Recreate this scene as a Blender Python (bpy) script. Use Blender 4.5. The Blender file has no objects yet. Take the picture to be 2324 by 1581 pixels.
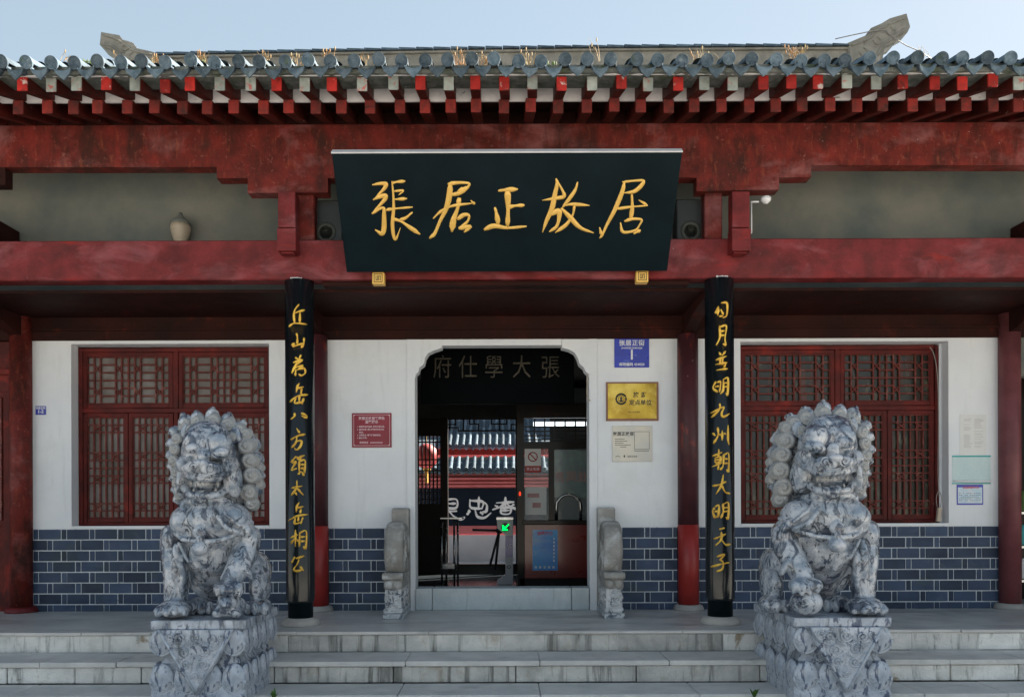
import bpy, bmesh, math, random
from mathutils import Vector, Matrix, noise
R = math.radians
random.seed(7)
sc = bpy.context.scene
COL = sc.collection

# ------------------------------------------------------------------ camera, sky, sun, exposure
CAM_Y, CAM_Z, FOC = -9.0, 1.07, 1859.0
ROLL = 0.0035
cam_d = bpy.data.cameras.new('camera'); cam = bpy.data.objects.new('camera', cam_d); COL.objects.link(cam)
cam.location = (0, CAM_Y, CAM_Z); cam.rotation_euler = (R(90), ROLL, 0)
cam_d.sensor_width = 36; cam_d.lens = 36 * FOC / 2324
cam_d.shift_x = (1162 - 1142.5) / 2324; cam_d.shift_y = (1162 - 790.5) / 2324
cam_d.clip_start = 0.05; cam_d.clip_end = 3000
sc.camera = cam
SUN_EL, SUN_AZ = 36.0, 53.0          # sun stands behind the gatehouse, to the right
world = bpy.data.worlds.new("World"); sc.world = world; world.use_nodes = True
wn = world.node_tree.nodes; wl = world.node_tree.links; wn.clear()
sky = wn.new('ShaderNodeTexSky'); sky.sky_type = 'NISHITA'; sky.sun_disc = False
sky.sun_elevation = R(SUN_EL); sky.sun_rotation = R(SUN_AZ)
sky.altitude = 50; sky.air_density = 1.0; sky.dust_density = 0.3; sky.ozone_density = 1.5
bg = wn.new('ShaderNodeBackground'); bg.inputs[1].default_value = 0.07
wo = wn.new('ShaderNodeOutputWorld'); hs0 = wn.new('ShaderNodeHueSaturation'); hs0.inputs['Saturation'].default_value = 1.02; hs0.inputs['Hue'].default_value = .488; gm0 = wn.new('ShaderNodeGamma'); gm0.inputs[1].default_value = .42
wl.new(sky.outputs[0], hs0.inputs['Color']); wl.new(hs0.outputs[0], gm0.inputs[0]); wl.new(gm0.outputs[0], bg.inputs[0]); wl.new(bg.outputs[0], wo.inputs[0])
sl = bpy.data.lights.new('sun', 'SUN'); sl.energy = 4.4; sl.angle = R(0.5); sl.color = (1, .93, .82)
so = bpy.data.objects.new('sun', sl); COL.objects.link(so)
sd = Vector((math.sin(R(SUN_AZ)) * math.cos(R(SUN_EL)), math.cos(R(SUN_AZ)) * math.cos(R(SUN_EL)), math.sin(R(SUN_EL))))
so.rotation_euler = sd.to_track_quat('Z', 'Y').to_euler(); so.location = sd * 40
sc.view_settings.view_transform = 'Standard'; sc.view_settings.look = 'None'
sc.view_settings.exposure = 2.68; sc.view_settings.gamma = 1
sc.render.engine = 'CYCLES'
try:
    sc.cycles.max_bounces = 8; sc.cycles.diffuse_bounces = 4; sc.cycles.use_denoising = True
except Exception: pass

# ------------------------------------------------------------------ helpers
def W(px, py, Y):
    """place measured in the photograph (2324 px wide) at real depth Y -> X, Z in metres"""
    qx = px - ROLL * (py - 1162); qy = py + ROLL * (px - 1142.5)
    s = FOC / (Y - CAM_Y)
    return (qx - 1142.5) / s, CAM_Z - (qy - 1162) / s
def ray_plane(px, py, p0, n):
    qx = px - ROLL * (py - 1162); qy = py + ROLL * (px - 1142.5)
    o = Vector((0, CAM_Y, CAM_Z)); d = Vector(((qx - 1142.5) / FOC, 1, -(qy - 1162) / FOC))
    t = (p0 - o).dot(n) / d.dot(n)
    return o + d * t

def catmull(pts, n=5):
    pts = [Vector(p) for p in pts]
    if len(pts) < 3: 
        return [pts[0].lerp(pts[-1], i / n) for i in range(n + 1)]
    out = []
    P = [pts[0] * 2 - pts[1]] + pts + [pts[-1] * 2 - pts[-2]]
    for i in range(1, len(P) - 2):
        a, b, c, d = P[i - 1], P[i], P[i + 1], P[i + 2]
        for k in range(n):
            t = k / n
            out.append(.5 * ((2 * b) + (c - a) * t + (2 * a - 5 * b + 4 * c - d) * t * t + (3 * b - a - 3 * c + d) * t ** 3))
    out.append(pts[-1]); return out

class MB:
    def __init__(s): s.v = []; s.f = []
    def add(s, vs, fs):
        o = len(s.v); s.v += [tuple(v) for v in vs]; s.f += [tuple(i + o for i in f) for f in fs]; return s
    def box(s, x0, x1, y0, y1, z0, z1, M=None):
        vs = [Vector(p) for p in ((x0,y0,z0),(x1,y0,z0),(x1,y1,z0),(x0,y1,z0),(x0,y0,z1),(x1,y0,z1),(x1,y1,z1),(x0,y1,z1))]
        if M: vs = [M @ v for v in vs]
        return s.add(vs, [(0,3,2,1),(4,5,6,7),(0,1,5,4),(1,2,6,5),(2,3,7,6),(3,0,4,7)])
    def prism(s, poly, y0, y1, M=None):           # poly in x,z ; extruded along y
        n = len(poly)
        vs = [Vector((p[0], y0, p[1])) for p in poly] + [Vector((p[0], y1, p[1])) for p in poly]
        if M: vs = [M @ v for v in vs]
        fs = [tuple(range(n)), tuple(range(2 * n - 1, n - 1, -1))]
        fs += [(i, i + n, (i + 1) % n + n, (i + 1) % n) for i in range(n)]
        return s.add(vs, fs)
    def loft(s, rings, closed=True, cap=True):
        n = len(rings[0]); vs = [p for r in rings for p in r]; fs = []
        for k in range(len(rings) - 1):
            for i in range(n if closed else n - 1):
                j = (i + 1) % n
                fs.append((k * n + i, k * n + j, (k + 1) * n + j, (k + 1) * n + i))
        if cap and closed:
            fs.append(tuple(range(n - 1, -1, -1))); fs.append(tuple((len(rings) - 1) * n + i for i in range(n)))
        return s.add(vs, fs)
    def lathe(s, prof, c=(0, 0, 0), n=24, M=None):   # prof (r,z)
        rings = []
        for r, z in prof:
            ring = [Vector((c[0] + r * math.cos(2 * math.pi * i / n), c[1] + r * math.sin(2 * math.pi * i / n), c[2] + z)) for i in range(n)]
            rings.append([M @ v for v in ring] if M else ring)
        return s.loft(rings)
    def tube(s, pts, r, n=8, smooth=0):
        pts = [Vector(p) for p in pts]
        if smooth: pts = catmull(pts, smooth)
        rings = []
        for i, p in enumerate(pts):
            t = (pts[min(i + 1, len(pts) - 1)] - pts[max(i - 1, 0)])
            if t.length < 1e-9: t = Vector((0, 0, 1))
            t.normalize()
            up = Vector((0, 0, 1)) if abs(t.z) < .9 else Vector((0, 1, 0))
            a = t.cross(up).normalized(); b = t.cross(a)
            rr = r(i / max(1, len(pts) - 1)) if callable(r) else r
            rings.append([p + a * rr * math.cos(2 * math.pi * k / n) + b * rr * math.sin(2 * math.pi * k / n) for k in range(n)])
        return s.loft(rings)
    def ell(s, c, r, M=None, seg=16, rings=10):
        c = Vector(c); vs = []; fs = []
        for i in range(rings + 1):
            th = math.pi * i / rings
            for k in range(seg):
                ph = 2 * math.pi * k / seg
                p = Vector((r[0] * math.sin(th) * math.cos(ph), r[1] * math.sin(th) * math.sin(ph), r[2] * math.cos(th)))
                vs.append(c + (M @ p if M else p))
        for i in range(rings):
            for k in range(seg):
                fs.append((i * seg + k, (i + 1) * seg + k, (i + 1) * seg + (k + 1) % seg, i * seg + (k + 1) % seg))
        return s.add(vs, fs)
    def mesh(s, name, m=None, bevel=0, smooth=False, seg=1):
        me = bpy.data.meshes.new(name); me.from_pydata(s.v, [], s.f); 
        bm = bmesh.new(); bm.from_mesh(me)
        bmesh.ops.remove_doubles(bm, verts=bm.verts, dist=1e-5)
        bmesh.ops.recalc_face_normals(bm, faces=bm.faces)
        if bevel:
            es = [e for e in bm.edges if len(e.link_faces) == 2 and e.calc_face_angle(0) > .6]
            bmesh.ops.bevel(bm, geom=es, offset=bevel, segments=seg, affect='EDGES', profile=.5, clamp_overlap=True)
        bm.to_mesh(me); bm.free()
        if smooth: me.polygons.foreach_set('use_smooth', [True] * len(me.polygons))
        if m: me.materials.append(m)
        me.update(); return me
    def build(s, name, m, parent=None, bevel=0, smooth=False, seg=1, loc=None):
        return link(name, s.mesh(name, m, bevel, smooth, seg), parent, loc)

def link(name, me, parent=None, loc=None, rot=None):
    o = bpy.data.objects.new(name, me); COL.objects.link(o)
    if parent: o.parent = parent
    if loc: o.location = loc
    if rot: o.rotation_euler = rot
    return o
def tag(o, label=None, cat=None, group=None, kind=None):
    if label: o['label'] = label
    if cat: o['category'] = cat
    if group: o['group'] = group
    if kind: o['kind'] = kind
    return o
def thing(name, label, cat, group=None, loc=(0, 0, 0)):
    o = bpy.data.objects.new(name, None); COL.objects.link(o); o.location = loc
    o.empty_display_size = .1
    return tag(o, label, cat, group)

def ring_tube(mb, x, y, z, r, tr):
    mb.tube([(x + r * math.cos(R(a * 15)), y, z + r * math.sin(R(a * 15))) for a in range(25)], tr, 6)
# ------------------------------------------------------------------ materials
def ramp(nt, fac, a, b, ca=(0,0,0,1), cb=(1,1,1,1)):
    r = nt.nodes.new('ShaderNodeValToRGB'); r.color_ramp.elements[0].position = a; r.color_ramp.elements[1].position = b
    r.color_ramp.elements[0].color = ca; r.color_ramp.elements[1].color = cb
    nt.links.new(fac, r.inputs[0]); return r.outputs[0]
def mixc(nt, fac, a, b):
    m = nt.nodes.new('ShaderNodeMix'); m.data_type = 'RGBA'
    if hasattr(fac, 'name'): nt.links.new(fac, m.inputs[0])
    else: m.inputs[0].default_value = fac
    for k, c in ((6, a), (7, b)):
        if hasattr(c, 'name'): nt.links.new(c, m.inputs[k])
        else: m.inputs[k].default_value = (*c, 1)
    return m.outputs[2]
def nz(nt, vec, scale, detail=6, rough=.6, stretch=(1, 1, 1), off=0, dist=0):
    mp = nt.nodes.new('ShaderNodeMapping'); mp.inputs['Scale'].default_value = stretch; mp.inputs['Location'].default_value = (off, off * .7, off * 1.3)
    nt.links.new(vec, mp.inputs[0]); n = nt.nodes.new('ShaderNodeTexNoise')
    n.inputs['Scale'].default_value = scale; n.inputs['Detail'].default_value = detail; n.inputs['Roughness'].default_value = rough
    n.inputs['Distortion'].default_value = dist
    nt.links.new(mp.outputs[0], n.inputs['Vector']); return n.outputs[0]
def mat(name, c1, c2=None, scale=3, patches=(), rough=.6, bump=.15, bscale=40, metal=0, jitter=0, rvar=.1, coat=0, spec=.5, stretch=(1,1,1), coords='world', lo=.35, hi=.65, pdist=.4):
    """patches: list of (colour, scale, threshold_lo, threshold_hi, stretch, strength)"""
    m = bpy.data.materials.new(name); m.use_nodes = True; nt = m.node_tree; nt.nodes.clear()
    out = nt.nodes.new('ShaderNodeOutputMaterial'); p = nt.nodes.new('ShaderNodeBsdfPrincipled'); nt.links.new(p.outputs[0], out.inputs[0])
    if coords == 'world': g = nt.nodes.new('ShaderNodeNewGeometry'); vec = g.outputs['Position']
    else: g = nt.nodes.new('ShaderNodeTexCoord'); vec = g.outputs['Object']
    c2 = c2 or tuple(x * .75 for x in c1)
    col = mixc(nt, ramp(nt, nz(nt, vec, scale, stretch=stretch), lo, hi), c1, c2)
    for i, (pc, ps, a, b, st, k) in enumerate(patches):
        f = ramp(nt, nz(nt, vec, ps, 8, .65, st, 13.7 * (i + 1), pdist), a, b)
        mu = nt.nodes.new('ShaderNodeMath'); mu.operation = 'MULTIPLY'; mu.inputs[1].default_value = k; nt.links.new(f, mu.inputs[0])
        col = mixc(nt, mu.outputs[0], col, pc)
    if jitter:
        oi = nt.nodes.new('ShaderNodeObjectInfo'); hs = nt.nodes.new('ShaderNodeHueSaturation')
        mr = nt.nodes.new('ShaderNodeMapRange'); mr.inputs['To Min'].default_value = 1 - jitter; mr.inputs['To Max'].default_value = 1 + jitter
        nt.links.new(oi.outputs['Random'], mr.inputs[0]); nt.links.new(mr.outputs[0], hs.inputs['Value']); nt.links.new(col, hs.inputs['Color'])
        col = hs.outputs[0]
    nt.links.new(col, p.inputs['Base Color'])
    rr = nt.nodes.new('ShaderNodeMapRange'); rr.inputs['To Min'].default_value = max(.03, rough - rvar); rr.inputs['To Max'].default_value = min(1, rough + rvar)
    nt.links.new(nz(nt, vec, scale * 2.3, 5, .6, (1, 1, 1), 5.1), rr.inputs[0]); nt.links.new(rr.outputs[0], p.inputs['Roughness'])
    p.inputs['Metallic'].default_value = metal; p.inputs['Coat Weight'].default_value = coat; p.inputs['Coat Roughness'].default_value = .12
    p.inputs['Specular IOR Level'].default_value = spec
    if bump:
        b = nt.nodes.new('ShaderNodeBump'); b.inputs['Strength'].default_value = bump; b.inputs['Distance'].default_value = .02
        nt.links.new(nz(nt, vec, bscale, 8, .65), b.inputs['Height']); nt.links.new(b.outputs[0], p.inputs['Normal'])
    return m
def emis(name, c, s):
    m = bpy.data.materials.new(name); m.use_nodes = True; nt = m.node_tree; nt.nodes.clear()
    o = nt.nodes.new('ShaderNodeOutputMaterial'); e = nt.nodes.new('ShaderNodeEmission'); e.inputs[0].default_value = (*c, 1); e.inputs[1].default_value = s
    nt.links.new(e.outputs[0], o.inputs[0]); return m
def glass(name, c=(.8,.9,.88), rough=.05, alpha=.25):
    m = bpy.data.materials.new(name); m.use_nodes = True; p = m.node_tree.nodes['Principled BSDF']
    p.inputs['Base Color'].default_value = (*c, 1); p.inputs['Roughness'].default_value = rough; p.inputs['Alpha'].default_value = alpha
    p.inputs['Specular IOR Level'].default_value = .8
    return m
ONE = (1, 1, 1)
pink = (.42, .17, .18)
M_beam = mat('faded red paint', (.175, .024, .019), (.085, .015, .012), 6, [((.28, .12, .12), 1.5, .52, .68, (1, 1, 1.6), .65), ((.03, .015, .012), 2.0, .48, .66, (2.2, 2.2, .7), .8), ((.26, .07, .035), 9, .56, .7, (2.5, 1, .6), .5), ((.30, .12, .10), 26, .60, .70, ONE, .5), ((.6, .5, .48), 9, .70, .74, ONE, .7)], .5, .25, 60, spec=.15)
M_beam_pink = mat('bleached red paint', (.185, .023, .025), (.095, .014, .014), 5, [((.30, .10, .115), 1.7, .52, .70, (.8, 1, 1.8), .6), ((.06, .018, .015), 2.4, .52, .70, (.8, 1, 1.2), .7), ((.26, .10, .09), 28, .62, .70, ONE, .35), ((.3, .02, .012), 2.5, .6, .7, (.5, 1, 2), .6), ((.7, .62, .6), 11, .71, .735, ONE, .8)], .5, .2, 60, spec=.2)
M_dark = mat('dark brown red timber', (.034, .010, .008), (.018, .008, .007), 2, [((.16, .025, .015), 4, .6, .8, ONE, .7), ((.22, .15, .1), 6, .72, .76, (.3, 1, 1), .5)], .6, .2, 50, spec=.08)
M_postpink = mat('dusty pink maroon column paint', (.21, .07, .078), (.13, .04, .046), 3, [((.3, .03, .03), 3, .58, .7, (1, 1, .6), .6)], .45, .15, 50, spec=.3)
M_post = mat('maroon column paint', (.085, .025, .031), (.05, .016, .02), 2, [((.4, .06, .03), 2.2, .58, .68, (2, 2, .7), .6), ((.7, .6, .55), 14, .71, .74, ONE, .8)], .45, .15, 50, spec=.3)
M_postred = mat('bright red column paint', (.34, .022, .018), (.24, .017, .015), 3, [((.7, .5, .45), 18, .7, .74, ONE, .8)], .45, .12, 50)
M_rafter = mat('rafter red paint', (.09, .012, .009), (.035, .008, .006), 7, [((.5, .42, .4), 16, .66, .7, ONE, .5)], .55, .2, 60, jitter=.2, spec=.15)
M_raftend = mat('rafter end red', (.40, .022, .018), (.22, .018, .015), 12, [((.48, .44, .42), 11, .60, .66, ONE, .85), ((.05, .02, .015), 17, .58, .68, ONE, .7)], .6, .2, 60, jitter=.4, spec=.2)
M_raftlow = mat('lower rafter end red', (.24, .016, .012), (.10, .012, .009), 14, [((.03, .015, .012), 12, .55, .65, ONE, .7)], .7, .2, 60, jitter=.35)
M_raftbare = mat('rafter end bare concrete', (.30, .33, .31), (.17, .19, .18), 9, [((.36, .05, .04), 14, .56, .62, ONE, .8), ((.1, .13, .08), 10, .6, .7, ONE, .7)], .8, .3, 60, jitter=.25)
M_soffit = mat('soffit plaster', (.74, .73, .75), (.6, .58, .6), 3, [((.08, .08, .06), 7, .62, .68, (1, 1, 2), .8), ((.62, .3, .25), 4, .68, .8, ONE, .4)], .8, .3, 40)
M_wall = mat('white plaster', (.75, .77, .79), (.67, .70, .74), 1.2, [((.46, .48, .48), 3.5, .56, .80, (3, 3, .3), .4), ((.55, .56, .52), 1.5, .55, .75, ONE, .4), ((.85, .87, .88), 13, .70, .73, ONE, .8)], .75, .12, 30)
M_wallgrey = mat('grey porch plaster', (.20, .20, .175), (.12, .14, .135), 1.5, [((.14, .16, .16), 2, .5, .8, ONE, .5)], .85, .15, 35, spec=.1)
M_brick = mat('dark painted brick', (.046, .070, .122), (.030, .047, .084), 4, [((.09, .11, .14), 5, .56, .75, ONE, .6), ((.045, .065, .05), 2, .55, .72, ONE, .6), ((.4, .43, .46), 30, .70, .73, ONE, .6)], .5, .25, 60, jitter=.38, spec=.22)
M_joint = mat('white painted joint', (.60, .64, .68), (.5, .54, .58), 14, [((.1, .12, .16), 18, .60, .68, ONE, .85)], .7, .1)
M_tile = mat('blue grey roof tile', (.11, .15, .185), (.045, .072, .095), 11, [((.22, .27, .30), 14, .58, .7, ONE, .6), ((.07, .10, .03), 9, .60, .7, ONE, .65), ((.03, .03, .03), 12, .66, .72, ONE, .8)], .85, .4, 70, jitter=.35, spec=.25)
M_mortar = mat('mossy mortar', (.19, .20, .19), (.08, .10, .09), 12, [((.05, .07, .03), 6, .5, .65, ONE, .8), ((.4, .4, .37), 18, .62, .7, ONE, .6)], .9, .6, 40)
M_ridge = mat('ridge stone', (.27, .255, .22), (.17, .165, .145), 5, [((.07, .07, .06), 7, .58, .7, ONE, .7), ((.42, .40, .36), 9, .62, .74, ONE, .5)], .85, .5, 40)
M_frame = mat('window red brown', (.12, .017, .014), (.06, .012, .011), 4, [((.34, .03, .02), 3, .56, .72, ONE, .6), ((.6, .5, .46), 20, .71, .74, ONE, .8)], .5, .15, 60, spec=.15)
M_lattice = mat('lattice brown', (.15, .035, .028), (.08, .02, .016), 12, [((.34, .17, .14), 9, .55, .72, ONE, .5)], .55, .15, 80, spec=.15)
M_paneL = mat('pale curtain behind lattice', (.28, .25, .25), (.09, .08, .07), 1.6, [((.09, .07, .055), 1.1, .46, .62, (1, 1, 1), .85)], .5, .05, coords='world', coat=.1)
M_paneR = mat('dark glass with reflections', (.035, .035, .028), (.02, .02, .017), 2, [((.2, .19, .13), 5, .55, .7, (1.6, 1, .7), .7), ((.13, .03, .02), 3, .55, .66, (4, 1, .4), .8)], .2, .04, coat=.25, spec=.3)  # yellowish reflections painted into the glass colour as noise patches
M_black = mat('black lacquer', (.004, .011, .015), (.003, .008, .011), 3, [], .42, .03, 80, spec=.12)
M_lacq = mat('glossy black lacquer board', (.006, .009, .012), (.008, .012, .014), 3, [], .22, .02, 14, coat=.25, rvar=.06, spec=.35)
M_gold = mat('gold paint', (.82, .50, .12), (.7, .42, .09), 12, [((.8, .55, .16), 20, .55, .7, ONE, .6)], .4, .1, 80, metal=.15)
M_goldedge = mat('gold pillar letters', (.85, .55, .07), (.65, .34, .04), 25, [], .35, .1, 80, metal=.25)
M_golddim = mat('tarnished gold letters', (.085, .07, .045), (.03, .027, .02), 20, [], .5, .1, 80, metal=.2)
M_palestrip = mat('pale grey metal edge', (.6, .6, .62), (.5, .5, .52), 5, [], .5, .05)
M_stone = mat('grey blue step stone', (.54, .53, .50), (.40, .40, .385), 7, [((.62, .60, .56), 3, .55, .75, (1, 1, .6), .55), ((.07, .07, .06), 2.6, .52, .64, (4.5, 4.5, .3), .8), ((.18, .18, .165), 1.2, .5, .66, (1.5, 1, 1), .6), ((.28, .22, .14), 5, .57, .68, (1, 1, .7), .5)], .7, .5, 50, jitter=.22)
M_stonew = mat('pale riser stone', (.74, .73, .70), (.58, .58, .56), 4, [((.24, .17, .09), 3.5, .60, .66, (1, 1, 1), .85), ((.16, .17, .165), 5, .54, .66, (3, 3, .5), .75), ((.4, .38, .33), 3, .5, .65, ONE, .5)], .7, .5, 50, jitter=.16)
M_tread = mat('worn tread stone', (.62, .61, .585), (.47, .47, .46), 4, [((.56, .55, .53), 2.5, .5, .7, (.35, 1, 1), .6), ((.20, .21, .21), 4, .58, .72, (.6, 1, 1), .6)], .5, .25, 40, rvar=.15)
M_floor = mat('platform stone', (.60, .59, .57), (.44, .44, .435), 2.6, [((.60, .58, .54), 1.6, .50, .7, (.3, 1, 1), .7), ((.12, .13, .135), 2.2, .52, .70, (.35, 1.2, 1), .7)], .36, .2, 35, rvar=.15)
M_base = mat('column base stone', (.42, .40, .37), (.33, .31, .29), 5, [((.2, .19, .17), 5, .6, .75, ONE, .5)], .75, .3)
M_lion = mat('mottled glossy stone', (.45, .48, .53), (.21, .26, .325), 8, [((.03, .045, .08), 5, .51, .58, (1.6, 1.6, .9), .88), ((.62, .62, .62), 8, .57, .65, (1, 1, .7), .5), ((.02, .028, .04), 12, .57, .61, (1, 1, .6), .85), ((.34, .31, .27), 3, .58, .75, ONE, .5)], .24, .5, 38, rvar=.12, coat=.8, coords='object', pdist=1.6, lo=.42, hi=.58)
M_ped = mat('mottled pedestal stone', (.56, .60, .67), (.32, .37, .44), 8, [((.035, .06, .13), 10, .54, .60, (1.3, 1.3, .6), .85), ((.36, .34, .29), 4, .55, .7, ONE, .5), ((.07, .085, .10), 6, .54, .66, (1.4, 1.4, .4), .8)], .42, .8, 30, coat=.2, coords='object', pdist=1.2)
M_mane = mat('dusty mane stone', (.37, .375, .37), (.22, .235, .25), 8, [((.48, .48, .47), 8, .55, .7, ONE, .6), ((.07, .09, .13), 7, .57, .66, ONE, .75)], .4, .3, 60, coat=.15, coords='object')
M_drum = mat('weathered drum stone', (.34, .33, .31), (.22, .215, .20), 6, [((.58, .59, .60), 4, .48, .62, ONE, .8), ((.13, .11, .09), 9, .62, .72, ONE, .7)], .75, .35, 50)
M_drumlow = mat('white painted carved stone', (.58, .60, .62), (.42, .44, .46), 9, [((.05, .07, .10), 14, .52, .6, ONE, .9)], .7, .4, 50)
M_sill = mat('threshold stone', (.52, .57, .59), (.42, .47, .49), 4, [((.4, .44, .45), 5, .55, .7, (3, 3, .5), .5), ((.13, .15, .15), 3, .58, .7, (4, 4, .6), .5)], .65, .3, 50)
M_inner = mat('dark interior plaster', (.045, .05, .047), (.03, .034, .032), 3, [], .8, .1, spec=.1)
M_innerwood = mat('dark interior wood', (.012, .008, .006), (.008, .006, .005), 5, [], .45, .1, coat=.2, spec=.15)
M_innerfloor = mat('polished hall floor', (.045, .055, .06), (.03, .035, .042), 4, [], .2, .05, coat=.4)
M_ground = mat("paved square ground", (.46, .43, .385), (.38, .355, .32), .6, [((.25, .25, .24), .3, .5, .7, ONE, .5)], .85, .2, 12)
M_white = mat('white paint', (.75, .76, .78), (.65, .66, .68), 5, [], .5, .05)
M_steel = mat('brushed steel', (.5, .5, .5), (.35, .35, .36), 10, [], .25, .02, metal=1)
M_blue = mat('enamel blue', (.012, .025, .42), (.01, .02, .3), 6, [((.12, .2, .6), 5, .58, .68, (1, 1, 1.6), .7)], .3, .02, coat=.5)
M_brass = mat('brass plate', (.58, .40, .06), (.36, .23, .03), 5, [((.72, .55, .14), 4, .5, .65, ONE, .6)], .36, .05, 60, metal=.7)
M_plateedge = mat('copper brown edge', (.26, .12, .08), (.2, .09, .06), 8, [], .45, .05)
M_silver = mat('champagne metal plate', (.56, .52, .44), (.45, .45, .43), 3.5, [], .38, .03, metal=.45)
M_ink = mat('black ink', (.02, .02, .02), (.03, .03, .03), 5, [], .6, 0)
M_notice = mat('maroon sign board', (.27, .012, .03), (.2, .01, .024), 4, [], .4, .03)
M_noticeink = mat('pale pink print', (.72, .55, .6), (.66, .5, .55), 5, [], .6, 0)
M_paper = mat('pale paper', (.72, .72, .70), (.66, .67, .66), 5, [((.58, .58, .6), 60, .55, .65, (1, 1, 3), .35)], .8, .03)
M_paperg = mat('greenish paper', (.55, .68, .68), (.5, .64, .66), 5, [((.42, .54, .56), 50, .5, .6, (1, 1, 4), .5)], .6, .03)
M_teal = mat('teal strip', (.04, .4, .4), (.03, .3, .32), 5, [], .5, 0)
M_skyblue = mat('blue poster print', (.03, .22, .62), (.05, .36, .72), 2.4, [((.5, .6, .6), 1.7, .52, .66, ONE, .7), ((.01, .1, .4), 7, .6, .7, (1, 1, 2), .6)], .35, .02)
M_redcounter = mat('red counter front', (.2, .014, .01), (.14, .01, .008), 3, [], .3, .02, coat=.4)
M_courtred = mat('courtyard red plaster', (.58, .17, .18), (.48, .13, .14), 2, [((.7, .25, .22), 3, .55, .7, ONE, .5)], .8, .1)
M_courtwhite = mat('courtyard base stone', (.55, .55, .57), (.47, .47, .5), 2, [], .8, .1)
M_courtpanel = mat('dark slate panel', (.008, .014, .027), (.006, .011, .02), 2, [], .7, .05, spec=.1)
M_moss = mat('green weed', (.16, .22, .05), (.08, .13, .03), 6, [], .8, 0)
M_straw = mat('dry grass stem', (.36, .28, .13), (.36, .17, .05), 6, [], .8, 0)
M_leaf = mat('bright leaf', (.07, .16, .02), (.04, .1, .015), 9, [], .6, 0)
M_redcloth = mat('red lantern cloth', (.40, .03, .03), (.3, .02, .02), 4, [], .6, 0)
M_tealglass = mat('green poster behind glass', (.05, .16, .13), (.02, .06, .055), 4, [((.12, .26, .16), 12, .55, .62, ONE, .6), ((.008, .03, .05), 3, .5, .65, (2, 1, .4), .8)], .2, .02, coat=.8)
M_cable = mat('grey cable', (.3, .26, .24), (.22, .2, .18), 5, [], .6, 0)
M_lampm = mat('cream lamp shade', (.46, .39, .30), (.36, .30, .23), 8, [], .5, .1)
M_hallboard = mat('dull black board', (.003, .004, .005), (.002, .003, .004), 3, [], .6, .05, spec=.03)
M_speaker = mat('black speaker plastic', (.013, .018, .018), (.01, .013, .013), 8, [], .5, .1)
M_speakerg = mat('speaker cone grey', (.035, .04, .032), (.025, .03, .025), 12, [], .6, .1)
M_glass = glass('clear window glass', (.75, .85, .85), .03, .12)
M_led = emis('green led', (.0, 1, .12), .3)
M_tubel = emis('fluorescent tube', (.85, .95, 1), .35)
M_redled = emis('red indicator', (1, .05, .02), .25)

# ------------------------------------------------------------------ text and brush strokes
def text_obj(s, size, M, m, parent, name='lettering', bold=0.0, extrude=.0008, align='CENTER', space=1.0, sx=1.0):
    c = bpy.data.curves.new('txt', 'FONT'); c.body = s; c.size = size; c.align_x = align; c.align_y = 'CENTER'
    c.extrude = extrude; c.offset = bold; c.space_character = space; c.resolution_u = 2
    t = bpy.data.objects.new('txt', c); COL.objects.link(t)
    dg = bpy.context.evaluated_depsgraph_get(); me = bpy.data.meshes.new_from_object(t.evaluated_get(dg))
    bpy.data.objects.remove(t); me.transform(M @ Matrix.Diagonal((sx, 1, 1, 1))); me.materials.clear(); me.materials.append(m); me.name = name
    return link(name, me, parent)
def facing(x, y, z):   # text lying in the x-z plane, readable from -y
    return Matrix.Translation((x, y, z)) @ Matrix.Rotation(R(90), 4, 'X')
def stroke_mesh(mb, pts, w, h, mapf, taper=.35):
    pts = catmull([Vector((p[0], p[1], 0)) for p in pts], 5)
    n = len(pts); K = 10
    rings = []
    for i, p in enumerate(pts):
        t = pts[min(i + 1, n - 1)] - pts[max(i - 1, 0)]
        if t.length < 1e-6: t = Vector((1, 0, 0))
        t.normalize(); a = Vector((-t.y, t.x, 0)); u = i / (n - 1)
        ww = w * .5 * (.84 + .26 * math.sin(u * 6.5 + w + pts[0].x * .7)); ww *= min(1, .55 + u * 6) * min(1, taper + (1 - u) * 5)
        ext = -t * w * .22 if i == 0 else (t * w * .15 if i == n - 1 else Vector())
        ring = []
        for k in range(K):
            an = 2 * math.pi * k / K
            q = p + ext + a * ww * math.cos(an)
            ring.append(mapf(q.x, q.y, h * max(-.2, math.sin(an)) * min(1, .5 + ww / w)))
        rings.append(ring)
    mb.loft(rings)

# ------------------------------------------------------------------ ground, steps, platform
g = MB(); g.box(-400, 400, -400, 5.15, -1.2, -.74); tag(g.build('ground', M_ground), kind='structure')
g = MB(); g.box(-60, 60, 5.9, 400, -1.2, -.002); tag(g.build('courtyard_ground', M_courtwhite), kind='structure')
plat = MB(); plat.box(-12, 12, -1.60, 7, -.74, -.02)
plat = tag(plat.build('platform', M_floor), kind='structure')
fl = MB(); fl.box(-12, 12, -1.60, 5.9, -.018, 0); o = fl.build('paving', M_floor, plat)
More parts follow.
